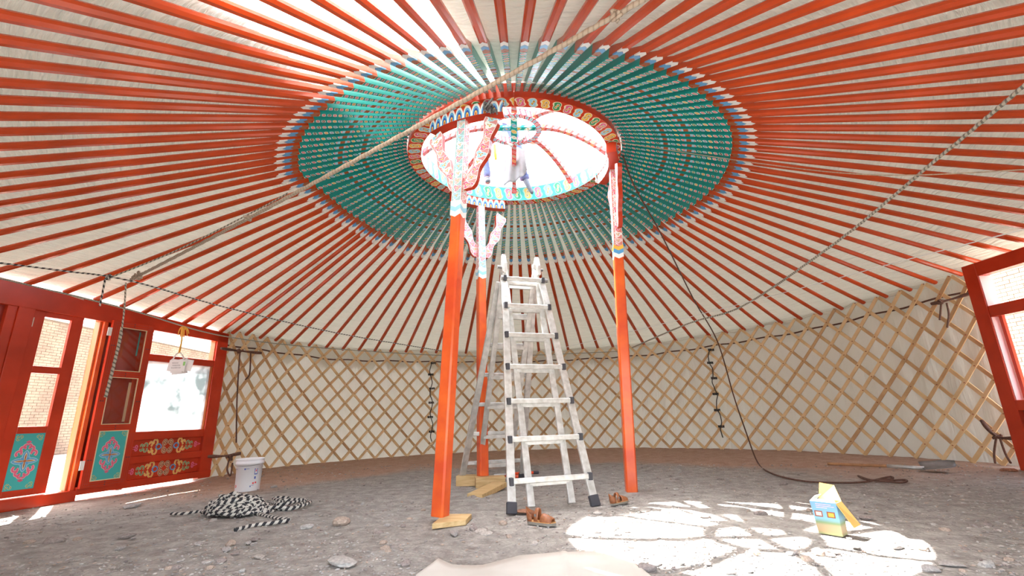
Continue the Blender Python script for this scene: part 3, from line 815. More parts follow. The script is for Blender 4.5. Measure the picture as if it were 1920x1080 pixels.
# dark tension strap behind the lattice top
mb = MB(); pts = [wp(a, wr(a) + 0.02, zeave(a) - 0.20 + 0.012 * math.sin(a * .7)) for a in [5 + 1.5 * i for i in range(100)]]
mb.tube(pts, 0.013, 6); tag(mb.build('tension_rope', M['brown_cord'], smooth=True), 'dark brown rope running along the top of the lattice wall', 'rope')

# ================================================================== DOOR FRAMES
def rect_panel(mb, x0, x1, z0, z1, y0, y1, m=0): mb.box(((x0 + x1) / 2, (y0 + y1) / 2, (z0 + z1) / 2), (abs(x1 - x0), abs(y1 - y0), abs(z1 - z0)), None, m)
def placed(o, Mx): o.matrix_world = Mx; return o
def arc(cx, cz, r, a0, a1, n=10, sq=1.0): return [(cx + r * math.cos(R(a0 + (a1 - a0) * i / n)), cz + r * sq * math.sin(R(a0 + (a1 - a0) * i / n))) for i in range(n + 1)]
def spiral(cx, cz, r0, r1, a0, a1, n=14): return [(cx + (r0 + (r1 - r0) * i / n) * math.cos(R(a0 + (a1 - a0) * i / n)), cz + (r0 + (r1 - r0) * i / n) * math.sin(R(a0 + (a1 - a0) * i / n))) for i in range(n + 1)]
def flower(cx, cz, y, k=1.0):
    """lotus medallion painted on the teal panels"""
    mb = MB()
    def st(pts, w, m, dy): mb.ribbon([(cx + p[0] * k, cz + p[1] * k) for p in pts], (lambda t: w * k) if not callable(w) else (lambda t: w(t) * k), y - dy, m=m)
    def petal(a, L, W, m, dy):
        pts = []
        for i in range(11):
            t = i / 10; rr_ = L * t
            pts.append((rr_ * math.cos(R(a)), rr_ * math.sin(R(a))))
        st(pts, lambda t: 2 * W * math.sin(PI * min(1, t * .96 + .04)) ** .8, m, dy)
    # pink scrolls
    for sx_ in (-1, 1):
        for sz in (-1, 1):
            for (x_, z_, r_, a0, a1) in ((.062, .085, .034, -60, 230), (.035, .135, .030, -80, 200), (.012, .165, .022, -90, 150)):
                p = [(sx_ * q[0], sz * q[1]) for q in spiral(x_, z_, r_, r_ * .35, a0, a1)]
                st(p, 0.028, 0, .0008); st(p, 0.017, 1, .0016)
            p = [(sx_ * q[0], sz * q[1]) for q in ((.02, .20), (.0, .215), (-.0, .19))]; st(p, .02, 1, .0016)
    for a in (0, 180): petal(a, .125, .034, 2, .0022); petal(a, .115, .025, 3, .0028); petal(a, .10, .012, 4, .0034); petal(a, .085, .006, 5, .004)
    for a in (90, 270): petal(a, .12, .034, 2, .0022); petal(a, .11, .025, 3, .0028); petal(a, .095, .012, 4, .0034); petal(a, .08, .006, 5, .004)
    for a in (45, 135, 225, 315): petal(a, .062, .02, 2, .0018); petal(a, .055, .012, 3, .0024)
    st([(-.012, 0), (.012, 0)], .022, 6, .0045)
    return mb, [M['lpink'], M['pink'], M['lblue'], M['blue'], M['cream'], M['brown'], M['orange']]
def corner_scrolls(parent, x0, x1, z0, z1, y):
    for sx_, xx in ((1, x0), (-1, x1)):
        for sz, zz in ((1, z0), (-1, z1)):
            mb = MB()
            for (dx, dz, r_, a0, a1) in ((.022, .045, .016, 0, 260), (.045, .022, .016, 90, -170), (.02, .02, .012, 0, 300)):
                p = [(xx + sx_ * (dx + q[0] - 0), zz + sz * (dz + q[1])) for q in spiral(0, 0, r_, r_ * .3, a0, a1)]
                mb.ribbon(p, .012, y - .001, m=0); mb.ribbon(p, .006, y - .002, m=1)
            mb.build('corner_scroll', [M['cream'], M['green']], parent)
def scroll_band(cx, cz, W, y, s=1.0):
    """interlaced cloud scroll painted on the lower window panels; W = half width"""
    mb = MB()
    def st(pts, w, m, dy, sy=1):
        for sx_ in (-1, 1):
            mb.ribbon([(cx + sx_ * p[0], cz + p[1] * s) for p in pts], w, y - dy, m=m)
    for sz in (-1, 1):
        f = lambda L: [(q[0], sz * q[1]) for q in L]
        # red-brown central knot outlined cream
        for (x_, z_, r_, a0, a1) in ((.035, .035, .034, -90, 200), (.035, .030, .016, 0, 330)):
            st(f(spiral(x_, z_, r_, r_ * .7, a0, a1)), .020, 0, .001); st(f(spiral(x_, z_, r_, r_ * .7, a0, a1)), .012, 1, .002)
        # yellow scrolls
        for (x_, z_, r_, a0, a1) in ((.17, .045, .036, 240, -60), (.225, .032, .026, 250, -30)):
            st(f(spiral(x_, z_, r_, r_ * .4, a0, a1)), .022, 0, .001); st(f(spiral(x_, z_, r_, r_ * .4, a0, a1)), .014, 2, .002)
        # blue leaves
        st(f([(.08, .0), (.10, .022), (.13, .026), (.155, .0)]), .016, 3, .0024)
        # green scrolls
        for (x_, z_, r_, a0, a1) in ((.285, .022, .026, 220, -60), (.335, .016, .020, 220, -40)):
            st(f(spiral(x_, z_, r_, r_ * .4, a0, a1)), .018, 0, .001); st(f(spiral(x_, z_, r_, r_ * .4, a0, a1)), .011, 4, .002)
        # pink tips
        st(f(spiral(.40, .012, .018, .006, 200, -60)), .014, 5, .002)
        st(f([(.38, .0), (.43, .010), (.47, .0)]), .008, 5, .0022)
    return mb, [M['cream'], M['brown'], M['yellow'], M['blue'], M['green'], M['pink']]

def mkdoor():
    # ---- the big red frame (structure) with side window
    fr = empty('door_frame', (0, 0, 0), 0, 'large red wooden door and window frame set in the left wall', 'door frame')
    fr.matrix_world = DM
    W = 3.45; ZB, ZT = 0.0, 2.06; D = 0.12
    def zt(x): return 2.06 + 0.065 * x
    def part(name, boxes, mat, parent=fr, bevel=0.004):
        mb = MB()
        for b in boxes: rect_panel(mb, *b)
        return mb.build(name, mat, parent, bevel=bevel)
    # posts
    part('frame_post', [(-0.10, 0.08, 0.0, 2.08, 0, D)], M['red'])
    part('frame_post', [(1.05, 1.12, 0.0, 2.0, 0.02, D)], M['red'])
    part('frame_post', [(2.28, 2.42, 0.0, 2.02, 0.003, D)], M['red'])
    part('frame_post', [(3.38, 3.50, -0.05, 2.28, 0, D)], M['red'])
    # top rail (slightly rising to the left)
    mb = MB(); mb.add([(-0.10, 0, 1.94), (3.5, 0, 2.02), (3.5, 0, 2.32), (-0.10, 0, 2.085), (-0.10, D, 1.94), (3.5, D, 2.02), (3.5, D, 2.32), (-0.10, D, 2.085)],
                      [(0, 1, 2, 3), (4, 7, 6, 5), (0, 4, 5, 1), (3, 2, 6, 7), (0, 3, 7, 4), (1, 5, 6, 2)])
    mb.build('top_rail', M['red'], fr, bevel=0.004)
    part('bottom_sill', [(-0.10, 1.55, 0.015, 0.10, -0.01, D)], M['red'])
    part('bottom_sill', [(1.55, 3.5, -0.045, 0.07, -0.02, D)], M['red'])
    # side window
    part('window_rail', [(0.08, 1.05, 1.565, 1.655, 0.01, D)], M['red'])
    part('window_rail', [(0.08, 1.05, 0.57, 0.67, 0.01, D)], M['red'])
    part('window_rail', [(0.08, 1.05, 0.29, 0.375, 0.01, D)], M['red'])
    part('window_rail', [(0.08, 1.05, 0.06, 0.10, 0.01, D)], M['red'])
    for z0, z1 in ((0.375, 0.57), (0.10, 0.29)):
        pp_ = part('painted_panel', [(0.08, 1.06, z0, z1, 0.045, 0.06)], M['red'])
        mb, ms = scroll_band(0.56, (z0 + z1) / 2, .48, 0.0445, 1.3); mb.build('painted_scrollwork', ms, pp_)
    mb = MB(); rect_panel(mb, 0.06, 1.07, 1.65, 1.97, 0.06, 0.064); mb.build('window_pane', M['glass'], fr)
    mb = MB(); rect_panel(mb, 0.06, 1.07, 0.66, 1.58, 0.06, 0.064); mb.build('window_pane', M['film'], fr)
    for b in ((0.08, 0.092, 1.655, 1.95, .03, .12), (0.08, 0.092, 0.67, 1.565, .03, .12)):
        part('window_bead', [b], M['orange'], bevel=0)
    # pale edge of the jamb beside the opening
    part('door_jamb', [(1.555, 1.60, 0.07, 2.02, 0.02, 0.20)], M['post_red'])
    part('door_jamb', [(1.60, 1.625, 0.07, 2.0, 0.06, 0.14)], M['orange'])
    # left bay: recessed dark panel
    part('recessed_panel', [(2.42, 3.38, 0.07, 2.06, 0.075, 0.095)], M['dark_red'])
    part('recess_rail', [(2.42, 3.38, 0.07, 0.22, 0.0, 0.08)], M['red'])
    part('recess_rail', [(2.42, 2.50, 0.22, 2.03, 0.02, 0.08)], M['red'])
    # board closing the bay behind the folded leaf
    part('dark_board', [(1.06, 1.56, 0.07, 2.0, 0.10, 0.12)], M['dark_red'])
    mb = MB(); rect_panel(mb, 1.115, 1.135, 1.62, 1.93, .094, .099, 0); rect_panel(mb, 1.115, 1.15, 0.8, 1.28, .094, .099, 1)
    mb.build('reflection_strip', [M['teal_lt'], M['cream']], fr)  # teal and cream strips imitate ornament reflected in the leaf's panes
    # ---- door leaves
    def leaf(x0, x1, y, label, carved, hinge_x):
        cx = (x0 + x1) / 2; lw = x1 - x0
        lf = empty('door_leaf', (0, 0, 0), 0, label, 'door leaf', 'painted double door leaves')
        lf.matrix_world = DM @ Matrix.Translation((cx, y, 0.08))
        T = 0.04; h = 1.93; fw = 0.085 if carved else 0.115
        def pt(name, bx, mat, bevel=0.003, parent=lf):
            mb = MB()
            for b in bx: rect_panel(mb, *b)
            return mb.build(name, mat, parent, bevel=bevel)
        a, b = -lw / 2, lw / 2
        pt('stile', [(a, a + fw, 0, h, 0, T)], M['red']); pt('stile', [(b - fw, b, 0, h, 0, T)], M['red'])
        for z0, z1 in ((0, .065), (.62, .69), (1.245, 1.32), (h - .075, h)): pt('rail', [(a + fw, b - fw, z0, z1, 0, T)], M['red'])
        for z0, z1 in ((.69, 1.245), (1.32, h - .075)):
            mb = MB(); rect_panel(mb, a + fw - .005, b - fw + .005, z0 - .005, z1 + .005, T * .5, T * .5 + .004)
            pn = mb.build('glass_pane', M['glass'], lf)
            if carved:
                e = .008; q0, q1 = a + fw, b - fw
                pt('pane_bead', [(q0, q0 + e, z0, z1, -.003, .012), (q1 - e, q1, z0, z1, -.003, .012), (q0, q1, z0, z0 + e, -.003, .012), (q0, q1, z1 - e, z1, -.003, .012)], M['cream'], 0, pn)
        tp = pt('teal_panel', [(a + fw - .002, b - fw + .002, .065, .62, .008, .03)], M['teal_lt'], 0)
        q0, q1 = a + fw, b - fw
        if carved:
            e = .009; pt('panel_bead', [(q0, q0 + e, .065, .62, -.003, .012), (q1 - e, q1, .065, .62, -.003, .012), (q0, q1, .065, .065 + e, -.003, .012), (q0, q1, .62 - e, .62, -.003, .012)], M['cream'], 0)
            # grooved lines with dark darts
            g_ = MB()
            for (x_0, x_1) in ((a, a + fw), (b - fw, b)):
                for k in (.25, .5, .75):
                    xx = x_0 + (x_1 - x_0) * k
                    for z0, z1 in ((.03, .58), (.68, 1.24), (1.31, 1.90)): g_.ribbon([(xx, z0), (xx, z1)], .004, -.001, m=0)
            for z0, z1 in ((0, .065), (.62, .69), (1.245, 1.32), (h - .075, h)):
                for k in (.3, .7):
                    zz = z0 + (z1 - z0) * k
                    for x_0, x_1 in ((a + .03, -.01), (.01, b - .03)): g_.ribbon([(x_0, zz), (x_1, zz)], .004, -.001, m=0)
            for zz in (.30, .96, 1.62):
                for xx in (a + fw * .5, b - fw * .5): g_.ribbon([(xx - .02, zz), (xx, zz), (xx + .02, zz)], lambda t: .001 + .026 * abs(t - .5), -.0015, m=1)
            for zz in (.03, .655, 1.28, h - .035):
                g_.ribbon([(0, zz - .022), (0, zz), (0, zz + .022)], lambda t: .001 + .026 * abs(t - .5), -.0015, m=1)
            g_.build('carved_lines', [M['dark_red'], M['black']], lf)
        mb, ms = flower(0, .345, .0075, 0.92); f_ = mb.build('lotus_medallion', ms, tp)
        corner_scrolls(tp, q0 + .006, q1 - .006, .07, .612, .0075)
        for z in (.25, 1.78):
            pt('hinge', [(hinge_x - .022, hinge_x + .022, z - .05, z + .05, -.004, .002)], M['brass'] if not carved else M['white'], 0)
        return lf
    leaf(1.055, 1.545, -0.045, 'open carved door leaf folded flat beside the side window, looking onto dark red boards', True, 0.268)
    leaf(1.81, 2.29, 0.03, 'closed plain door leaf at far left with two clear panes showing the brick wall', False, 0.235)
mkdoor()

def mkright():
    fr = empty('window_frame', (0, 0, 0), 0, 'red wooden window frame cut off by the right edge of the photo', 'window frame')
    fr.matrix_world = RM
    D = 0.11
    def part(name, b, mat, bevel=0.004):
        mb = MB(); rect_panel(mb, *b); return mb.build(name, mat, fr, bevel=bevel)
    part('frame_post', (-0.02, 0.14, -0.05, 2.36, 0, D), M['red'])
    part('frame_post', (1.30, 1.45, -0.05, 2.38, 0, D), M['red'])
    part('frame_rail', (0.14, 1.30, 2.20, 2.36, 0, D), M['red'])
    part('frame_rail', (0.14, 1.30, 1.71, 1.84, 0.01, D), M['red'])
    part('frame_rail', (0.14, 1.30, 0.68, 0.79, 0, D), M['red'])
    part('frame_rail', (0.14, 1.30, 0.36, 0.43, 0.01, D), M['red'])
    part('frame_rail', (0.14, 1.30, 0.02, 0.12, 0, D), M['red'])
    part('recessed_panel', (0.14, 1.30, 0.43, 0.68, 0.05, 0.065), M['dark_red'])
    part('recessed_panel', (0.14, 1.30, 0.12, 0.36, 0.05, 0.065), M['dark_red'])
    part('lit_reveal', (0.135, 0.15, 1.84, 2.20, 0.01, 0.15), M['lpink'], 0)  # daylight on the jamb is put into the reveals' pale pink
    part('lit_reveal', (0.135, 0.15, 0.79, 1.71, 0.01, 0.15), M['lpink'], 0)
    part('window_bead', (0.165, 0.20, 0.79, 1.71, 0.075, 0.11), M['red'], 0)
    for z0, z1 in ((1.83, 2.21), (0.78, 1.72)):
        mb = MB(); rect_panel(mb, 0.13, 1.31, z0, z1, 0.085, 0.089); mb.build('window_pane', M['glass'], fr)
mkright()

# ================================================================== OUTSIDE
def brick_wall(label, p0, p1, h, z0=-0.35):
    p0 = Vector(p0); p1 = Vector(p1); L = (p1 - p0).length; u = (p1 - p0).normalized(); n = Vector((-u.y, u.x, 0))
    root = empty('brick_wall', p0, 0, label, 'brick wall', 'brick walls outside')
    mt = Matrix(((u.x, n.x, 0, 0), (u.y, n.y, 0, 0), (0, 0, 1, 0), (0, 0, 0, 1)))
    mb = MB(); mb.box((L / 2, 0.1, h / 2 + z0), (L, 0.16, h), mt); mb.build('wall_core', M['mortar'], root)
    b = MB(); bw, bh = 0.25, 0.085; rows = int((h) / bh)
    for r_ in range(rows):
        x = -(r_ % 2) * bw / 2
        while x < L:
            x0 = max(0, x); x1 = min(L, x + bw - .012)
            if x1 > x0 + .02:
                dy = rs.uniform(0, .008)
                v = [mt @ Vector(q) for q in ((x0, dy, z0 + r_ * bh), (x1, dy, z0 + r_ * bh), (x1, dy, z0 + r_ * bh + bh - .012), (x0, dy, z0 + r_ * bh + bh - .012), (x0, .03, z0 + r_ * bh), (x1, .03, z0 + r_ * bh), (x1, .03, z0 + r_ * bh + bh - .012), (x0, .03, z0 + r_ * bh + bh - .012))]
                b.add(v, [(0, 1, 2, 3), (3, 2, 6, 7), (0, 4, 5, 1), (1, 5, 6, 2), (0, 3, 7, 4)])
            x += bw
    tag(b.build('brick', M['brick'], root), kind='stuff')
    mb = MB(); mb.box((L / 2, 0.08, h + z0 + .05), (L, 0.3, 0.10), mt); mb.build('coping', M['conc'], root)
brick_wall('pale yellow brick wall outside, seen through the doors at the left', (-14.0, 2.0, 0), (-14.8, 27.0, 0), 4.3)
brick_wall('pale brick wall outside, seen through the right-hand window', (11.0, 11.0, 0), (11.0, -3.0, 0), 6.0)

# ================================================================== LADDER
def ladder():
    T = Vector((0.10, 4.98, 0)); a = Vector((-.57, 1.70, 0)).normalized(); p = Vector((a.y, -a.x, 0))
    fc = Vector((.31, 4.17, 0)); bc = Vector((-.295, 5.87, 0)); ZT = 2.50
    root = empty('folding_ladder', (T.x, T.y, 0), 0, 'paint-spattered aluminium folding ladder standing open under the crown', 'ladder')
    O = Vector((T.x, T.y, 0))
    def build(name, fn, mat, parent=root, bevel=0.0):
        mb = MB(); fn(mb); return mb.build(name, mat, parent, bevel=bevel)
    for side, foot, sg in (('front', fc, 1), ('rear', bc, -1)):
        tz = ZT - 0.12; tc = T - a * 0.03 * sg if False else T + (foot - T) * 0.03
        mat = M['alu2'] if sg > 0 else M['alu']
        def c(z, inner=False):
            q = foot + (T - foot) * (z / (ZT)); q = Vector((q.x, q.y, z)) - O
            if inner: q += a * 0.05 * sg - Vector((0, 0, 0))
            return q
        wo = lambda z: 0.375 - (0.375 - 0.215) * (z / 2.2)
        wi = 0.185
        nrm = (c(2) - c(0)).normalized()
        for s_ in (-1, 1):
            rail_ = build('outer_rail', lambda mb: mb.bar(c(.06) + p * s_ * wo(.06), c(2.22) + p * s_ * wo(2.22), 0.030, 0.070, up=p), mat, bevel=0.004)
            build('inner_rail', lambda mb: mb.bar(c(.03, True) + p * s_ * wi, c(tz + .04, True) * 1.0 + p * s_ * wi, 0.028, 0.060, up=p), mat, bevel=0.004)
            build('rubber_foot', lambda mb: mb.bar(c(.0) + p * s_ * (wo(0) + .003), c(.085) + p * s_ * wo(.085), 0.044, 0.084, up=p), M['rubber'], rail_, bevel=0.006)
        for i in range(7):
            z = .235 + .327 * i
            w = wo(z)
            rung_ = build('outer_rung', lambda mb: mb.bar(c(z) - p * (w + .0) - a * sg * .018, c(z) + p * w - a * sg * .018, 0.035, 0.045, up=Vector((0, 0, 1)), ch=.15), mat, bevel=0.002)
            build('inner_rung', lambda mb: mb.bar(c(z - .035, True) - p * wi, c(z - .035, True) + p * wi, 0.035, 0.04, up=Vector((0, 0, 1))), mat, bevel=0.002)
            if sg > 0:
                for s_ in (-1, 1):
                    build('rung_end_cap', lambda mb: mb.bar(c(z) + p * s_ * (w - .012) - a * .026, c(z) + p * s_ * (w + .022) - a * .026, 0.045, 0.062, up=Vector((0, 0, 1))), M['rubber'], rung_, bevel=0.004)
        # green paint marks on the front rungs
    for s_ in (-1, 1):
        # hinge: rounded knob plates
        def hg(mb):
            c0 = Vector((T.x, T.y, ZT - .09)) - O + p * s_ * .20
            prof = [(-.075, -.13), (.075, -.13), (.07, -.02), (.045, .06), (.02, .10), (-.02, .10), (-.045, .06), (-.07, -.02)]
            mt = Matrix(((a.x, p.x, 0, c0.x), (a.y, p.y, 0, c0.y), (0, 0, 1, c0.z), (0, 0, 0, 1)))
            mb.prism(prof, 0.045, mt @ Matrix.Translation((0, -.022, 0)))
        build('hinge', hg, M['alu2'], bevel=0.012)
        build('hinge_pin', lambda mb: mb.tube([Vector((T.x, T.y, ZT - .14)) - O + p * s_ * .17, Vector((T.x, T.y, ZT - .14)) - O + p * s_ * .27], 0.016, 10), M['steel'])
        build('lock_knob', lambda mb: mb.tube([Vector((T.x, T.y, 2.20)) - O + p * s_ * .20 - a * .12, Vector((T.x, T.y, 2.20)) - O + p * s_ * .27 - a * .12], 0.022, 10), M['steel'])
ladder()

# ================================================================== PERSON on the crown
def skinned(name, joints, edges, mats, parent, lv=2, root=0):
    me = bpy.data.meshes.new(name); me.from_pydata([j[0] for j in joints], edges, [])
    o = bpy.data.objects.new(name, me); C.objects.link(o); o.parent = parent
    me.materials.append(mats)
    sk = o.modifiers.new('skin', 'SKIN'); 
    for i, j in enumerate(joints):
        r_ = j[1]; me.skin_vertices[0].data[i].radius = r_ if isinstance(r_, tuple) else (r_, r_)
        me.skin_vertices[0].data[i].use_root = (i == root)
    sk.use_smooth_shade = True
    ss = o.modifiers.new('sub', 'SUBSURF'); ss.levels = lv; ss.render_levels = lv
    return o
def person():
    base = cw(1.16, 112, 0.20)
    root = empty('person', base, 0, 'person in blue jeans and loose pale shirt bending over the crown hub from above', 'person')
    q = lambda v: Vector(v) - base
    footL = at(914, 349, base.y - .02); footL.z = base.z + 0.035
    kneeL = at(907, 292, base.y + .10); hipL = at(925, 236, base.y + .06)
    footR = at(997, 362, base.y - .10); ankR = at(984, 336, base.y - .02)
    kneeR = at(975, 300, base.y - .22); hipR = at(960, 240, base.y + .04)
    pel = (hipL + hipR) / 2 + Vector((0, 0.02, .06)); waist = pel + Vector((0.04, -.16, .08)); chest = waist + Vector((0.04, -.30, .02)); neck = chest + Vector((0.02, -.17, -.01))
    head = neck + Vector((0.01, -.13, -.06))
    shL = chest + Vector((-.17, -.05, 0)); shR = chest + Vector((.19, -.05, 0))
    elL = at(935, 262, 5.35); haL = at(953, 268, 5.15)
    elR = at(1004, 268, 5.35); haR = at(980, 258, 5.15)
    J = [(q(pel), .11), (q(waist), .10), (q(chest), (.12, .11)), (q(neck), .05), (q(head), (.085, .095)),
         (q(shL), .05), (q(elL), .04), (q(haL), .028), (q(shR), .05), (q(elR), .04), (q(haR), .028),
         (q(hipL), .075), (q(kneeL), .05), (q(footL) + Vector((0, 0, .06)), .034), (q(footL) + Vector((.01, -.11, -.005)), (.034, .02)),
         (q(hipR), .075), (q(kneeR), .052), (q(ankR), .034), (q(footR), (.032, .022)), (q(head) + Vector((0, -.05, -.07)), (.06, .06))]
    E_ = [(0, 1), (1, 2), (2, 3), (3, 4), (2, 5), (5, 6), (6, 7), (2, 8), (8, 9), (9, 10), (0, 11), (11, 12), (12, 13), (13, 14), (0, 15), (15, 16), (16, 17), (17, 18), (4, 19)]
    body = skinned('body', J, E_, M['skin'], root)
    # jeans
    ankL = q(footL) + Vector((0, 0, .10)); ankR_ = q(ankR)
    Jj = [(q(pel), .125), (q(hipL), .095), (q(kneeL), .072), (ankL, .062), (q(hipR), .095), (q(kneeR), .076), (ankR_ + (q(kneeR) - ankR_) * .12, .064)]
    jeans = skinned('jeans', Jj, [(0, 1), (1, 2), (2, 3), (0, 4), (4, 5), (5, 6)], M['denim'], root)
    mb = MB(); dR = (q(kneeR) - ankR_).normalized(); mb.tube([ankR_ + dR * .0, ankR_ + dR * .03, ankR_ + dR * .07], 0.072, 14); mb.build('jeans_cuff', M['denim'], jeans, smooth=True)
    # socks
    for nm, A, B, Cc in (('sock', ankL + Vector((0, 0, .02)), q(footL) + Vector((0, .01, .03)), q(footL) + Vector((.015, -.13, .0))), ('sock', ankR_ + dR * .03, ankR_ + Vector((.01, -.02, -.03)), q(footR) + Vector((.01, -.03, -.02)))):
        skinned(nm, [(A, .042), (B, .046), (B.lerp(Cc, .5), (.046, .034)), (Cc, (.042, .024))], [(0, 1), (1, 2), (2, 3)], M['sock'], root)
    # fingers
    for hnd, dr in ((q(haL), Vector((.3, -.6, -.6))), (q(haR), Vector((-.3, -.6, -.6)))):
        dr = dr.normalized(); sd = dr.cross(Vector((0, 0, 1))).normalized()
        for k in range(4):
            o0 = hnd + dr * .05 + sd * (.022 - .0146 * k)
            ln = (.06, .072, .068, .052)[k]
            mb = MB(); mb.tube([hnd + sd * (.018 - .012 * k), o0, o0 + dr * ln * .6, o0 + dr * ln * .85 + Vector((0, 0, -ln * .35))], 0.0085, 7); mb.build('finger', M['glove'], body, smooth=True)
        mb = MB(); mb.tube([hnd - sd * .015, hnd - sd * .04 + dr * .03, hnd - sd * .045 + dr * .065], 0.010, 7); mb.build('thumb', M['glove'], body, smooth=True)
    # hair
    mb = MB()
    for i in range(7):
        for k in range(12):
            pass
    h = q(head); mb.lathe([(0.001, .11), (.05, .10), (.085, .06), (.098, .01), (.092, -.04)], 18, (h.x, h.y + .02, h.z + .0)); mb.build('hair', M['hair'], root, smooth=True)
    # face details
    f0 = q(head) + Vector((0, -.085, -.05))
    for s_ in (-1, 1):
        mb = MB(); mb.lathe([(0.001, .008), (.007, .004), (.008, 0), (.007, -.004), (.001, -.008)], 8, (f0.x + s_ * .032, f0.y - .005, f0.z)); mb.build('eye', M['black'], body, smooth=True)
        mb = MB(); mb.lathe([(0.001, .028), (.014, .015), (.016, 0), (.010, -.02), (.001, -.028)], 8, (q(head).x + s_ * .09, q(head).y, q(head).z - .02)); mb.build('ear', M['skin'], body, smooth=True)
    mb = MB(); mb.tube([f0 + Vector((0, -.01, .01)), f0 + Vector((0, -.03, -.03))], lambda t: .008 + .008 * t, 8); mb.build('nose', M['skin'], body, smooth=True)
    # loose shirt: body part plus the hanging front flap
    shirt = skinned('shirt', [(q(waist), (.15, .13)), (q(chest), (.16, .14)), (q(neck), .075), (q(shL), .08), (q(shL).lerp(q(elL), .8), .07), (q(shR), .08), (q(shR).lerp(q(elR), .8), .07)], [(0, 1), (1, 2), (1, 3), (3, 4), (1, 5), (5, 6)], M['shirt'], root)
    top = [at(944, 276, 5.62), at(958, 274, 5.55), at(972, 276, 5.52), at(984, 282, 5.56)]
    bot = [at(944, 347, 5.78), at(962, 341, 5.66), at(976, 334, 5.60), at(988, 320, 5.62)]
    mb = MB(); nu, nv = 16, 14
    for j in range(nv + 1):
        t = j / nv
        for i in range(nu + 1):
            s_ = i / nu * 3; k = min(2, int(s_)); f = s_ - k
            a_ = top[k].lerp(top[k + 1], f); b_ = bot[k].lerp(bot[k + 1], f)
            v = a_.lerp(b_, t) + Vector((0, 1, 0)) * (0.035 * math.sin(i * .9 + t * 2) * t) + Vector((0, 0, -.02 * math.sin(t * PI)))
            mb.v.append(tuple(q(v)))
    for j in range(nv):
        for i in range(nu):
            b = j * (nu + 1) + i; mb.f.append([b, b + 1, b + nu + 2, b + nu + 1]); mb.m.append(0)
    o = mb.build('shirt_tail', M['shirt'], shirt, smooth=True); sm = o.modifiers.new('s', 'SOLIDIFY'); sm.thickness = 0.006
    mb = MB(); mb.tube([q(at(926, 272, 5.7)), q(at(928, 285, 5.72)), q(at(930, 300, 5.76))], lambda t: .03 - .012 * t, 8); mb.build('yellow_sash', M['yellow'], root, smooth=True)
person()

# ================================================================== ROPES
def rope(name, pts, r, mat, label, cat='rope', group=None, n=7, sub=14, lobes=0, pitch=.05, smooth=True, extra=None):
    mb = MB(); mb.tube(spline(pts, sub), r, n, lobes=lobes, pitch=pitch)
    if extra: extra(mb)
    o = mb.build(name, M[mat], smooth=smooth); return tag(o, label, cat, group)
def knot(mb, c, s, r, seed=0, turns=30):
    rr_ = random.Random(seed); pts = [c + Vector((rr_.uniform(-1, 1), rr_.uniform(-1, 1), rr_.uniform(-1, 1))) * s for _ in range(turns)]
    mb.tube(spline(pts, 5), r, 6)
A0 = at(1250, -25, 1.75); A1 = at(246, 524, 4.6)
mid = lambda a, b, t, s=0: a.lerp(b, t) + Vector((0, 0, -s * 4 * t * (1 - t)))
rope('thick_rope', [mid(A0, A1, t / 10, .03) for t in range(11)], 0.0135, 'tan_rope', 'thick tan twisted rope slanting from top right across the crown to the doors', n=10, sub=30, lobes=3,
     extra=lambda mb: (knot(mb, mid(A0, A1, .045, .03), .026, .010, 5, 10), knot(mb, mid(A0, A1, .62, .03), .03, .009, 6, 10), knot(mb, mid(A0, A1, .97, .03), .04, .010, 7, 16)))
B0 = at(1990, 95, 2.0); B1 = at(1185, 652, 8.6)
rope('grey_rope', [at(1990, 95, 2.0), at(1900, 178, 2.35), at(1725, 325, 3.2), at(1560, 460, 4.4), at(1390, 575, 6.6), at(1290, 607, 7.5), at(1185, 652, 9.2)], lambda t: .012, 'grey_rope', 'grey twisted rope slanting from the right edge down to the far lattice wall', n=8, sub=30, lobes=3)
rope('white_string', [at(1990, 412, 2.6), at(1700, 487, 4.0), at(1400, 567, 6.2), at(1190, 620, 8.0), at(1040, 656, 9.6)], 0.0045, 'white_cord', 'thin white string slanting from the right edge in front of the roof poles', 'string', n=5)
rope('twine', [cw(1.10, -27, -.01), at(1400, 303, 4.1), at(1640, 328, 3.2), at(1990, 314, 2.5)], 0.0045, 'tan_cord', 'thin tan twine running from the crown ring level to the right edge', 'string', n=5)
rope('twine', [cw(1.20, -101, -.02), cw(1.13, -96, -.03), cw(1.08, -92, .01), cw(1.10, -70, .02)], 0.005, 'tan_cord', 'short tan twine tied across the near rim of the crown', 'string', n=5)
# striped line along the left eave and the green rope below it
rope('striped_rope', [at(-60, 486, 3.7), at(120, 508, 4.4), at(246, 527, 4.6), at(430, 578, 6.0), at(640, 626, 8.0), at(835, 659, 10.0)], 0.0085, 'bw_rope', 'black and white rope strung over the doors towards the front post', n=7, sub=20,
     extra=lambda mb: knot(mb, at(205, 520, 4.5), .035, .008, 9, 12))
rope('green_rope', [at(-60, 508, 3.7), at(60, 536, 4.5), at(240, 580, 5.3), at(430, 632, 7.0), at(640, 655, 9.0), at(900, 668, 10.35), at(1180, 658, 10.0)], 0.0085, 'green_rope', 'dull green rope running along the top of the door frame and lattice', n=6, sub=20)
rope('second_rope', [at(205, 521, 4.55), at(330, 470, 4.7), at(470, 400, 4.75), at(540, 362, 4.72)], 0.008, 'grey_rope', 'frayed grey rope running beside the thick tan rope above the doors', n=6, sub=16) 
rope('dangling_rope', [at(236, 530, 4.6), at(233, 580, 4.6), at(226, 630, 4.6), at(212, 690, 4.6), at(198, 745, 4.6)], lambda t: .0075 + .006 * (t > .45), 'grey_rope', 'frayed twisted rope end dangling in front of the open door leaf', n=7, sub=14, lobes=3)
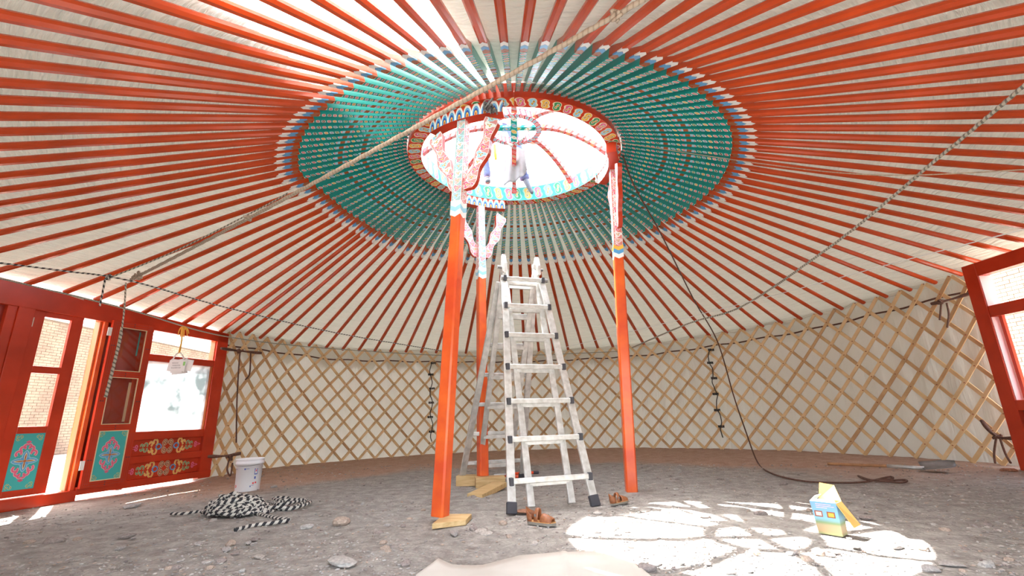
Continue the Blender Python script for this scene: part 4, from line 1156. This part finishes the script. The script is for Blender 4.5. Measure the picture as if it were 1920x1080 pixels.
rope('dangling_rope', [at(197, 524, 4.55), at(193, 545, 4.55), at(190, 560, 4.55), at(187, 574, 4.55)], .0085, 'bw_rope', 'short black and white rope end hanging above the carved door leaf', n=7)
# brown cord from the right post, down the lattice and onto the ground
fl_ = [gnd(1420, 868), gnd(1445, 890), gnd(1500, 905), gnd(1560, 909), gnd(1620, 908), gnd(1668, 898), gnd(1672, 902), gnd(1630, 904), gnd(1610, 896), gnd(1640, 905), gnd(1698, 904), gnd(1690, 909), gnd(1650, 906)]
fl_ = [Vector((p.x, p.y, p.z + .02)) for p in fl_]
rope('brown_cord', [at(1168, 292, 4.7), at(1190, 350, 5.2), at(1240, 440, 6.0), at(1300, 560, 7.0), at(1345, 640, 7.6), at(1375, 740, 7.8), at(1398, 808, 7.4)] + fl_, 0.0095, 'brown_cord', 'dark brown cord hanging from the right post and trailing over the ground', n=7, sub=12)
# clump of cord on the beam over the front post
mb = MB(); knot(mb, cw(1.24, -101, -.07), .05, .010, 12, 24); knot(mb, cw(1.22, -99, -.13), .035, .008, 13, 14)
tag(mb.build('cord_clump', M['steel'], smooth=True), 'dark knotted clump of cord tied on the crown beam above the front post', 'cord')
mb = MB(); knot(mb, cw(1.18, 96, -.08), .028, .006, 15, 20); mb.tube(spline([cw(1.20, 96, -.1), cw(1.24, 100, -.2), cw(1.22, 101, -.3)], 6), .006, 6)
tag(mb.build('cord_clump', M['steel'], smooth=True), 'small dark cord tied round the far beam end below the crown', 'cord')
mb = MB(); knot(mb, cw(1.13, 20, -.05), .03, .008, 17, 14); mb.tube(spline([cw(1.05, 18, .10), cw(1.08, 19, .02), cw(1.11, 20, -.06)], 6), .010, 6)
tag(mb.build('cord_clump', M['white_cord'], smooth=True), 'white cord knotted over the crown ring beside the right post', 'cord')
# brown straps tying lattice to frames
def strap(label, pts, ends, seed):
    mb = MB(); mb.tube(spline(pts, 8), lambda t: .018 + .006 * math.sin(t * 9), 7)
    knot(mb, ends[0], .035, .012, seed, 14)
    for e in ends[1:]: mb.tube(spline(e, 8), .011, 6)
    tag(mb.build('leather_strap', M['brown_cord'], smooth=True), label, 'strap', 'brown leather ties')
strap('dark brown strap tying lattice top to the door frame', [at(415, 653, 6.75), at(450, 658, 7.2), at(490, 662, 7.5)], [at(450, 659, 7.1), [at(450, 660, 7.15), at(447, 700, 7.15), at(444, 760, 7.1), at(443, 830, 7.1)], [at(470, 662, 7.3), at(468, 700, 7.3), at(460, 712, 7.3)]], 21)
strap('dark brown strap tying lattice foot to the door frame', [at(390, 856, 6.65), at(420, 855, 6.7), at(452, 850, 6.8)], [at(430, 858, 6.7), [at(430, 860, 6.7), at(426, 880, 6.6), at(432, 892, 6.6), at(436, 868, 6.65)]], 22)
strap('dark brown strap tying lattice top to the right-hand window frame', [at(1745, 570, 5.9), at(1780, 562, 5.75), at(1822, 549, 5.55)], [at(1762, 566, 5.8), [at(1765, 566, 5.8), at(1763, 590, 5.8), at(1762, 600, 5.8)], [at(1775, 568, 5.8), at(1779, 590, 5.8), at(1776, 614, 5.8)]], 23)
strap('dark brown strap tying lattice foot to the right-hand window frame', [at(1840, 788, 5.75), at(1868, 818, 5.6), at(1915, 822, 5.35)], [at(1868, 818, 5.6), [at(1868, 820, 5.6), at(1864, 850, 5.6), at(1866, 868, 5.55)], [at(1875, 822, 5.55), at(1885, 850, 5.5), at(1895, 868, 5.4)]], 24)

# striped rope heap on the ground
def heap():
    rr_ = random.Random(11); mb = MB()
    c = gnd(432, 968); pts = []
    n = 520; a = 0
    for i in range(n):
        t = i / n; a += rr_.uniform(.5, 1.5); rad = rr_.uniform(.04, .25)
        x = rad * math.cos(a) * 1.15 + .03 + rr_.uniform(-.03, .03); y_ = rad * math.sin(a) * .72
        d = math.hypot(x / 1.15, y_ / .72)
        top = .165 * max(0, 1 - (d / .29) ** 2) + .02
        pts.append(Vector((c.x + x, c.y + y_ + .05, c.z + .014 + top * rr_.uniform(.25, 1) * (0.4 + .6 * t))))
    tail = [gnd(500, 957), gnd(545, 960), gnd(578, 950), gnd(560, 944), gnd(530, 948), gnd(515, 943), gnd(545, 940), gnd(520, 952), gnd(500, 948), gnd(530, 956), gnd(575, 946), gnd(552, 957), gnd(510, 962), gnd(480, 966)]
    tail = [Vector((p.x + rr_.uniform(-.02, .02), p.y + rr_.uniform(-.02, .02), p.z + rr_.uniform(.02, .05))) for p in tail]
    end = [gnd(520, 976), gnd(542, 979), gnd(520, 984), gnd(475, 990), gnd(440, 999)]
    end = [Vector((p.x, p.y, p.z + .018)) for p in end]
    mb.tube(spline(pts + tail + end, 5), .0145, 8, lobes=2, pitch=.11)
    t2 = [Vector((p.x, p.y, p.z + .018)) for p in (gnd(320, 967), gnd(345, 967), gnd(375, 963), gnd(400, 968))]
    mb.tube(spline(t2, 8), .013, 7)
    tag(mb.build('rope_heap', M['bw_rope'], smooth=True), 'heap of black and white twisted rope on the gravel by the bucket', 'rope')
heap()

# ================================================================== BUCKET
def bucket():
    b = gnd(463, 922); b.y += .09; b.x -= .05
    root = empty('plastic_bucket', b, 0, 'white plastic paint bucket with small printed logos near the door frame', 'bucket'); root.scale = (.92, .92, .92)
    H = .395
    mb = MB(); mb.lathe([(.001, .0), (.138, .0), (.142, .01), (.153, H - .07), (.166, H - .068), (.168, H - .04), (.160, H - .036), (.163, H - .014), (.168, H - .010), (.168, H), (.158, H), (.150, H - .02), (.134, .02), (.001, .02)], 40)
    mb.build('bucket_body', M['bucket'], root, smooth=True)
    mb = MB()
    for k in range(17): pass
    pts = [Vector((.166 * math.cos(R(200 + 140 * i / 14)), .168 * math.sin(R(200 + 140 * i / 14)), H - .07 - .012 * math.sin(PI * i / 14))) for i in range(15)]
    mb.tube(pts, .003, 6); mb.build('wire_handle', M['steel'], root)
    def patch(name, az, z, w, h, mat, shape='rect'):
        mb = MB(); r_ = .1415 + (z / (H - .07)) * .012 + .0015
        if shape == 'disc':
            v = []; n = 16
            for i in range(n): 
                u, q = w / 2 * math.cos(2 * PI * i / n), h / 2 * math.sin(2 * PI * i / n); aa = R(az) + u / r_; v.append((r_ * math.cos(aa), r_ * math.sin(aa), z + q))
            mb.add(v, [tuple(range(n))])
        else:
            v = []
            for u, q in ((-w/2, -h/2), (w/2, -h/2), (w/2, h/2), (-w/2, h/2)): aa = R(az) + u / r_; v.append((r_ * math.cos(aa), r_ * math.sin(aa), z + q))
            mb.add(v, [(0, 1, 2, 3)])
        mb.build(name, mat, root)
    rd = pmat('logo_red', (.70, .06, .07), .4); bl = pmat('logo_blue', (.08, .12, .42), .4)
    f0 = 270
    patch('red_logo', f0 - 38, .068, .038, .038, rd, 'disc'); patch('logo_mark', f0 - 38, .068, .008, .020, M['white'])
    for az, z, w, h, m_ in ((f0 - 50, .275, .016, .014, bl), (f0 - 40, .272, .03, .005, bl), (f0 + 10, .275, .02, .018, bl), (f0 + 22, .278, .035, .005, bl), (f0 + 60, .24, .04, .075, bl), (f0 + 52, .10, .02, .02, rd), (f0 + 64, .105, .02, .02, rd), (f0 + 40, .065, .012, .018, bl), (f0 + 50, .075, .03, .004, bl), (f0 + 58, .165, .02, .03, bl)):
        patch('printed_mark', az, z, w, h, m_)
    patch('printed_mark', f0 + 60, .24, .024, .05, M['white']); patch('printed_mark', f0 + 60, .25, .014, .02, rd)
bucket()

# ================================================================== WOOD UNDER THE POSTS
def plank(name, label, c, size, rz, rx=0, cat='board', mat='pine', group=None, cut=0):
    mb = MB(); x, y, z = size
    v = [(-x/2, -y/2, 0), (x/2, -y/2 + cut, 0), (x/2, y/2, 0), (-x/2, y/2, 0), (-x/2, -y/2, z), (x/2, -y/2 + cut, z), (x/2, y/2, z), (-x/2, y/2, z)]
    mb.add(v, [(0, 3, 2, 1), (4, 5, 6, 7), (0, 1, 5, 4), (1, 2, 6, 5), (2, 3, 7, 6), (3, 0, 4, 7)])
    o = mb.build(name, M[mat], bevel=0.003); o.location = c; o.rotation_euler = (rx, 0, rz); return tag(o, label, cat, group)
plank('wooden_board', 'pale board lying under the front post', (-0.485, 3.77, 0.0), (0.22, 0.34, 0.035), R(-6), cut=.12)
plank('wood_block', 'squared pine block under the rear post, right-hand and nearer one', (-0.30, 5.56, -0.005), (0.33, 0.16, 0.11), R(8), cat='block', group='blocks under the rear post')
plank('wood_block', 'squared pine block under the rear post, left-hand one behind the ladder foot', (-0.56, 5.72, -0.005), (0.26, 0.14, 0.11), R(-6), cat='block', group='blocks under the rear post')
o = plank('wooden_board', 'loose pale board with dark edge lying in front of the wood blocks', (-0.30, 5.13, 0.0), (0.17, 0.56, 0.05), R(-24), R(4))
# orange-handled tool
def tool():
    b = gnd(955, 900); b.z += .03
    root = empty('bolt_cutter', b, R(18), 'orange-red handled tool lying behind the ladder beside the wood blocks', 'tool')
    mb = MB(); mb.tube(spline([(-.06, .0, .03), (.06, .02, .035), (.24, .05, .03), (.34, .05, .03)], 6), .017, 8); mb.build('handle', M['orange_tool'], root, smooth=True)
    mb = MB(); mb.tube(spline([(-.06, -.01, .02), (.06, -.07, .012), (.2, -.12, .012)], 6), .017, 8); mb.build('handle', M['orange_tool'], root, smooth=True)
    mb = MB(); mb.prism([(-.20, -.01), (-.06, -.03), (-.04, .0), (-.06, .03), (-.20, .02)], .02, Matrix.Translation((0, -.02, .03)) @ Matrix.Rotation(R(80), 4, 'X')); mb.build('jaw', M['alu2'], root)
    mb = MB(); mb.tube([(.33, .05, .03), (.40, .05, .03)], .020, 8); mb.build('grip_end', M['rubber'], root)
tool()

# ================================================================== SANDALS
def sandal(label, c, rz, s=1.0, tilt=0):
    root = empty('sandal', c, rz, label, 'sandal', 'pair of brown leather sandals'); root.scale = (s, s, s); root.rotation_euler = (0, tilt, rz)
    L = .27
    def wdt(t): return .038 + .012 * math.sin((t - .1) * PI * 1.1) + .010 * (t > .55) * math.sin((t - .55) / .45 * PI)
    out = [(-L/2 + L * i / 12, wdt(i / 12) * (min(1, math.sqrt(max(0, 1 - abs(2 * i / 12 - 1) ** 6))) + .02)) for i in range(13)]
    poly = [(x, w) for x, w in out] + [(x, -w) for x, w in out[::-1]]
    def slab(z0, z1, k, mat, name):
        mb = MB(); n = len(poly); v = [(x, y * k, z0) for x, y in poly] + [(x, y * k, z1) for x, y in poly]
        mb.add(v, [tuple(range(n)), tuple(range(n, 2 * n))] + [(i, (i + 1) % n, n + (i + 1) % n, n + i) for i in range(n)]); mb.build(name, mat, root)
    slab(0, .020, 1.0, M['sole'], 'sole'); slab(.020, .026, .94, M['insole'], 'insole')
    def shell(rows, nm):
        """rows of (x, half width, height, base z): arched bands across the foot"""
        mb = MB(); n = 12
        for x_, w_, h_, z_ in rows:
            for j in range(n + 1):
                a = PI * j / n; mb.v.append((x_ + .010 * math.sin(a), -math.cos(a) * w_, z_ + h_ * math.sin(a) ** .8))
        for i in range(len(rows) - 1):
            for j in range(n): b = i * (n + 1) + j; mb.f.append([b, b + 1, b + n + 2, b + n + 1]); mb.m.append(0)
        o = mb.build(nm, M['leather'], root, smooth=True); s_ = o.modifiers.new('s', 'SOLIDIFY'); s_.thickness = .004
    shell([(.005, .046, .070, .018), (.03, .050, .066, .018), (.06, .052, .056, .018), (.085, .050, .045, .018), (.105, .044, .036, .018)], 'vamp')
    shell([(-.055, .040, .105, .022), (-.035, .041, .108, .022), (-.018, .042, .102, .022)], 'instep_strap')
    mb = MB(); n = 18
    for j in range(n + 1):
        a = R(70 + 220 * j / n); k = 1 - abs(2 * j / n - 1); xx = -.088 + .044 * math.cos(a); yy = .041 * math.sin(a)
        for t in (0, .33, .66, 1): mb.v.append((xx - .012 * t * k, yy, .022 + (.055 + .055 * k) * t))
    for j in range(n):
        for i in range(3): b = j * 4 + i; mb.f.append([b, b + 1, b + 5, b + 4]); mb.m.append(0)
    o = mb.build('heel_counter', M['leather'], root, smooth=True); s_ = o.modifiers.new('s', 'SOLIDIFY'); s_.thickness = .004
    mb = MB(); mb.box((-.035, -.046, .075), (.016, .006, .020)); mb.build('buckle', M['steel'], root)
s1 = gnd(1016, 989); sandal('brown leather sandal in front of the ladder, at the edge of the sunlit patch', (s1.x, s1.y + .04, s1.z + .012), R(-28), .84)
s2 = gnd(1163, 948); sandal('brown leather sandal right of the ladder, beside the foot of the right post', (s2.x, s2.y + .03, s2.z + .012), R(30), .72, R(-4))

# ================================================================== OPEN CARTON BOX
def printed():
    m, nt, b = newmat('printed_box_panel'); g = NG(nt); b.inputs['Roughness'].default_value = .5
    tc = nt.nodes.new('ShaderNodeTexCoord'); sx = nt.nodes.new('ShaderNodeSeparateXYZ'); nt.links.new(tc.outputs['Generated'], sx.inputs[0])
    col = g.ramp(sx.outputs[2], [(0.0, (.36, .40, .18)), (.10, (.48, .34, .18)), (.28, (.42, .34, .20)), (.36, (.20, .30, .14)), (.50, (.20, .42, .58)), (.9, (.16, .34, .56))], const=False)
    nt.links.new(col, b.inputs['Base Color']); return m
M['print'] = printed()
def carton():
    b = gnd(1556, 1004); W, Dp, H = .125, .09, .185
    root = empty('open_carton', (b.x + .035, b.y + .02, b.z + .005), R(-50), 'small open printed carton, blue and yellow, standing in the sunlit patch', 'carton')
    t = .003
    def board(name, vs_, mat, th=t):
        mb = MB(); mb.add(vs_, [(0, 1, 2, 3)]); o = mb.build(name, mat, root); s_ = o.modifiers.new('s', 'SOLIDIFY'); s_.thickness = th; s_.offset = 0; return o
    x, y = W / 2, Dp / 2
    fx = .016  # walls flare outwards
    board('front_wall', [(-x, -y, 0), (x, -y, 0), (x + fx * 0, -y - .012, H), (-x - fx, -y - .012, H)], M['print'])
    board('left_wall', [(-x, y, 0), (-x, -y, 0), (-x - fx, -y - .012, H), (-x - fx * .6, y, H)], M['print'])
    board('back_wall', [(x, y, 0), (-x, y, 0), (-x, y + .006, H), (x, y + .006, H)], M['boxin'])
    board('right_wall', [(x, -y, 0), (x, y, 0), (x, y, H), (x, -y - .012, H)], M['print'])
    board('bottom', [(-x, -y, .004), (x, -y, .004), (x, y, .004), (-x, y, .004)], M['boxin'])
    board('back_flap', [(-x, y + .006, H), (x, y + .006, H), (x - .035, y + .04, H + .085), (-x + .012, y + .03, H + .095)], M['boxin'])
    board('right_flap', [(x, -y - .012, H), (x, y, H), (x + .075, y + .01, H - .125), (x + .065, -y + .01, H - .13)], M['boxin'])
    board('left_flap', [(-x - fx, -y - .012, H), (-x - fx * .6, y, H), (-x + .02, y, H + .03), (-x + .015, -y, H + .032)], M['white'])
    board('front_flap', [(-x - fx, -y - .012, H), (x, -y - .012, H), (x - .01, -y + .004, H + .012), (-x + .01, -y + .004, H + .012)], M['white'])
    k = pmat('print_brown', (.26, .08, .04), .5); k2 = pmat('print_glow', (.85, .38, .05), .5)
    mb = MB(); yy = -y - .0105
    for cx, mm in ((-.042, 0), (.025, 1)):
        z0, z1 = .098, .132
        yb = -y - .012 * z0 / H - .0024; yt = -y - .012 * z1 / H - .0024
        mb.add([(cx - .022, yb, z0), (cx + .022, yb, z0), (cx + .022, yt, z1), (cx - .022, yt, z1)], [(0, 1, 2, 3)], 0)
        mb.add([(cx - .015, yb - .0006, z0 + .006), (cx + .016, yb - .0006, z0 + .006), (cx + .016, yt - .0006, z1 - .006), (cx - .015, yt - .0006, z1 - .006)], [(0, 1, 2, 3)], 1 + (mm == 0))
    for z, w in ((.170, .085), (.160, .10), (.150, .06)):
        yb = -y - .012 * z / H - .0024
        mb.add([(-.05, yb, z), (-.05 + w, yb, z), (-.05 + w, yb, z + .003), (-.05, yb, z + .003)], [(0, 1, 2, 3)], 2)
    mb.build('printed_pictures', [k, k2, M['lpink']], root)
carton()

# ================================================================== CARDBOARD SHEET in the foreground
def cardboard():
    cs = [gnd(780, 1090), gnd(822, 1054), gnd(848, 1062), gnd(905, 1063), gnd(960, 1055), gnd(985, 1048), gnd(1045, 1040), gnd(1070, 1043), gnd(1150, 1042), gnd(1172, 1040), gnd(1195, 1062), gnd(1222, 1090)]
    mb = MB(); n = len(cs); rows = 12; near = 1.75
    L = []
    for i, p in enumerate(cs):
        q = Vector((p.x * .82 - .02, near, 0)); L.append((p, q))
    # densify
    D_ = []
    for i in range(n - 1):
        for k in range(5): D_.append((L[i][0].lerp(L[i+1][0], k / 5), L[i][1].lerp(L[i+1][1], k / 5)))
    D_.append(L[-1]); n = len(D_)
    for j in range(rows + 1):
        t = j / rows
        for i, (p, q) in enumerate(D_):
            v = p.lerp(q, t)
            z = gz(v.x, v.y) + .018 + .007 * math.sin(i * .33 + 1) * (1 - t) + .012 * noise.noise(Vector((v.x * 3, v.y * 3, 5)))
            if i in (32, 33): z += .008
            mb.v.append((v.x, v.y, z))
    for j in range(rows):
        for i in range(n - 1): b = j * n + i; mb.f.append([b, b + 1, b + n + 1, b + n]); mb.m.append(0)
    o = mb.build('cardboard_sheet', M['card'], smooth=True); s_ = o.modifiers.new('s', 'SOLIDIFY'); s_.thickness = .006
    tag(o, 'flattened pale cardboard sheet lying on the ground at the bottom edge', 'cardboard')
cardboard()

# ================================================================== SPADE
def spade():
    h0 = gnd(1553, 868); h1 = gnd(1720, 884); 
    h0 = Vector((3.85, 6.15, gz(3.85, 6))); h1 = Vector((4.47, 5.52, gz(4.5, 5.5)))
    h0 = gnd(1553, 874); h1 = gnd(1735, 886)
    root = empty('spade', h0, 0, 'long-handled spade lying on the ground near the right lattice wall', 'spade')
    d = h1 - h0
    mb = MB(); mb.tube(spline([Vector((0, 0, .03)), d * .35 + Vector((0, .02, .035)), d * .65 + Vector((0, 0, .045))], 8), .017, 8); mb.build('handle', M['spade_wood'], root, smooth=True)
    mb = MB(); mb.tube([d * .65 + Vector((0, 0, .045)), d * 1.0 + Vector((0, 0, .045))], .020, 8); mb.build('socket', M['alu'], root, smooth=True)
    u = Vector((d.x, d.y, 0)).normalized(); v = Vector((-u.y, u.x, 0))
    u = (u * .8 + v * .5).normalized(); v = Vector((-u.y, u.x, 0))
    mt = Matrix(((u.x, v.x, 0, d.x), (u.y, v.y, 0, d.y), (0, 0, 1, d.z + .03), (0, 0, 0, 1)))
    mb = MB(); n = 8; vs_ = []
    for i in range(n + 1):
        t = i / n; w = .115 * (1 - max(0, t - .55) ** 2 * 4.6) * (1 if t > .05 else .8)
        for j in range(7):
            s_ = -1 + j / 3; vs_.append(mt @ Vector((t * .30 - .02, s_ * w, .02 + .02 * s_ * s_ + .03 * t + s_ * .03)))
    mb.add(vs_, [(i*7+j, i*7+j+1, (i+1)*7+j+1, (i+1)*7+j) for i in range(n) for j in range(6)]); o = mb.build('blade', M['steel'], root, smooth=True); s_ = o.modifiers.new('s', 'SOLIDIFY'); s_.thickness = .003
spade()

# ================================================================== TAG BUNDLE hung at the door lintel
def tags():
    top = at(343, 612, 5.85); bot = at(335, 668, 5.85)
    root = empty('paper_tag_bundle', bot, 0, 'bundle of white paper tags hanging on a yellow cord before the side window', 'tag')
    q = lambda p: Vector(p) - bot
    mb = MB(); mb.tube(spline([q(top), q(top.lerp(bot, .5)) + Vector((.01, 0, 0)), Vector((0, 0, .04))], 8), .011, 7)
    for k in range(9):
        a = k * .7; mb.tube(spline([q(top) + Vector((0, 0, 0)), q(top) + Vector((.05 * math.cos(a), .02, -.03 + .02 * math.sin(a))), q(top) + Vector((.07 * math.cos(a), .03, -.09 + .05 * math.sin(a)))], 4), .006, 5)
    mb.build('yellow_cord', M['yellow_cord'], root, smooth=True)
    mb = MB(); mb.tube(spline([(-.07, 0, -.05), (-.04, 0, .02), (0, 0, .045), (.04, 0, .02), (.08, 0, -.05)], 6), .008, 6); mb.build('cord_loop', M['white_cord'], root, smooth=True)
    rr_ = random.Random(5)
    for k in range(6):
        mb = MB(); w, h = .20, .14
        mt = Matrix.Translation((rr_.uniform(-.03, .03) + (.10 if k == 1 else 0), .010 * k, -.12 + rr_.uniform(-.03, .02))) @ Matrix.Rotation(rr_.uniform(-.2, .2), 4, 'Y')
        mb.box((0, 0, 0), (w if k != 1 else .12, .004, h), mt)
        mb.build('paper_tag', M['paper'], root)
    # handwriting on the front tag
    mb = MB()
    for row, (n_, w) in enumerate(((4, .09), (5, .10), (6, .12))):
        x = -.065 + .01 * (row == 1)
        z = -.085 - .03 * row
        for k in range(n_):
            pts = [(x + .004 * i, z + .009 * math.sin(i * 1.9 + k * 2 + row)) for i in range(5)]
            mb.ribbon(pts, .003, -.006); x += .020
    ink = pmat('grey_ink', (.12, .12, .14), .8); mb.build('handwriting', ink, root)
    mb = MB(); mb.add([(.075, -.004, -.12), (.10, -.004, -.12), (.10, -.004, -.07), (.075, -.004, -.07)], [(0, 1, 2, 3)]); mb.build('green_print', pmat('tag_green', (.25, .55, .15), .7), root)
tags()

# ================================================================== STONES
def stone_mesh(seed, flat=.5, sub=2):
    bm = bmesh.new(); bmesh.ops.create_icosphere(bm, subdivisions=sub, radius=.5)
    rr_ = random.Random(seed); o_ = Vector((rr_.uniform(0, 50), rr_.uniform(0, 50), 0))
    for v in bm.verts:
        k = 1 + .45 * noise.noise(v.co * 1.8 + o_) + .18 * noise.noise(v.co * 4.5 + o_)
        v.co = Vector((v.co.x * k, v.co.y * k * .75, v.co.z * k * flat))
    me = bpy.data.meshes.new('stone'); bm.to_mesh(me); bm.free(); return me
SMS = []
for i in range(10):
    me = stone_mesh(i, random.choice((.35, .5, .6))); me.materials.append(M['stone'][i % 5]); SMS.append(me)
def stone(p, size, label, group=None, me=None, mat=None, rz=None, fz=1.0):
    me = me or random.choice(SMS)
    if mat: me = me.copy(); me.materials.clear(); me.materials.append(mat)
    o = bpy.data.objects.new('stone', me); C.objects.link(o)
    sc = (size * random.uniform(.85, 1.1), size * random.uniform(.8, 1.1), size * random.uniform(.8, 1.1) * fz)
    o.location = (p.x, p.y, p.z + size * .10); o.scale = sc; o.rotation_euler = (0, 0, rz if rz is not None else random.uniform(0, 6.28)); return tag(o, label, 'stone', group)
named = [((985, 963), .17, 'flat rust-brown stone lying by the near ladder foot', M['rust']), ((640, 983), .16, 'large grey stone on the gravel left of the front post', None), ((575, 990), .10, 'whitish stone with bright top between rope heap and large grey stone', M['stone'][4]),
 ((852, 1003), .10, 'rounded pebble right below the board of the front post', None), ((888, 993), .08, 'left pebble of three in a row right of the front post board', None), ((902, 998), .09, 'middle pebble of three in a row right of the front post board', None), ((913, 1003), .09, 'right pebble of three in a row right of the front post board', None),
 ((246, 952), .16, 'pale grey stone on the gravel before the side window', None), ((100, 1018), .14, 'dark stone among the pale gravel at lower left', None), ((238, 1007), .10, 'dark brown stone at the lower left below the doors', M['stone'][2]),
 ((1427, 966), .10, 'dark stone at the upper edge of the sunlit patch left of the carton', M['stone'][2]), ((1322, 970), .09, 'dark clod lying in the shadow gap of the sunlit patch', M['stone'][2]), ((1625, 973), .09, 'brown stone just right of the open carton', M['stone'][2]), ((1604, 1027), .07, 'small pale stone in the sunlit patch below the carton', None),
 ((1215, 1068), .10, 'dark grey stone beside the right corner of the cardboard sheet', M['stone'][2]), ((1230, 1060), .07, 'small dark stone behind the right corner of the cardboard sheet', None), ((1785, 1062), .11, 'flat blue-grey stone at the lower right corner', None), ((1893, 885), .16, 'reddish stone by the right-hand window frame', M['rust']), ((640, 1060), .20, 'long pale flat stone at the bottom left of the cardboard sheet', M['stone'][4])]
for (px, py), sz, lab, mt in named:
    stone(gnd(px, py), sz, lab, mat=mt, fz=.35 if 'flat' in lab else .8)
rr2 = random.Random(21)
LM = [('white bucket', gnd(464, 921)), ('striped rope heap', gnd(432, 968)), ('front orange post', gnd(825, 980)), ('right orange post', gnd(1184, 925)), ('ladder', gnd(1040, 955)),
      ('open carton', gnd(1556, 1004)), ('spade', gnd(1700, 888)), ('brown cord loops', gnd(1660, 905)), ('cardboard sheet', gnd(1000, 1050)), ('lower right corner', gnd(1910, 1075)), ('lower left corner', gnd(10, 1075)), ('side window', gnd(320, 905)), ('rear orange post', gnd(906, 893))]
CW = ['grey', 'sandy', 'dark', 'brownish', 'pale']
picks = []
while len(picks) < 120:
    px = rr2.uniform(10, 1910); py = 905 + 172 * rr2.random() ** .8
    p = gnd(px, py)
    if (p - AX).length > RW - .4 or (780 < px < 1225 and py > 1030): continue
    mi = rr2.randrange(10)
    nm, q = min(LM, key=lambda t: (t[1] - p).length)
    d = p - q
    side = ('left' if d.x < 0 else 'right') if abs(d.x) > abs(d.y) else ('near' if d.y < 0 else 'far')
    picks.append((CW[mi % 5], nm, side, d.length, p, mi, rr2.uniform(.025, .075) * (1 if py > 940 else 1.3)))
picks.sort(key=lambda t: (t[0], t[1], t[2], t[3]))
seen_ = {}
for col_, nm, side, dist_, p, mi, sz in picks:
    k_ = seen_.get((col_, nm, side), 0); seen_[(col_, nm, side)] = k_ + 1
    stone(p, sz, 'small %s stone, %snearest to the %s on its %s side' % (col_, '' if k_ == 0 else ORD[k_] + ' ', nm, side), 'loose stones on the gravel', me=SMS[mi])
# fine gravel as one stuff object
mb = MB(); ico = stone_mesh(77, .5, 1); base_v = [v.co.copy() for v in ico.vertices]; base_f = [tuple(p.vertices) for p in ico.polygons]
cntg = 0
while cntg < 6500:
    px = rr2.uniform(-60, 1980); py = 870 + 230 * rr2.random() ** 1.1
    p = gnd(px, py)
    if (p - AX).length > RW - .3 or p.y < .8: continue
    dens = noise.noise(Vector((p.x * .8, p.y * .8, 9)))
    if dens < -.15 and rr2.random() < .7: continue
    s_ = rr2.uniform(.005, .016) * (1 + .12 * p.y); a = rr2.uniform(0, 6.28); ca, sa = math.cos(a), math.sin(a); fx_ = rr2.uniform(.7, 1.7)
    zz = p.z + bumpz(p.x, p.y)
    mb.add([Vector((p.x + (v.x * ca * fx_ - v.y * sa) * s_, p.y + (v.x * sa * fx_ + v.y * ca) * s_, zz + v.z * s_ * 1.1 + s_ * .15)) for v in base_v], base_f, rr2.choice((0, 1, 2, 3, 4, 0, 1)))
    cntg += 1
g_ = mb.build('gravel', M['stone']); tag(g_, 'fine grey gravel strewn over the dirt floor', 'gravel', kind='stuff')
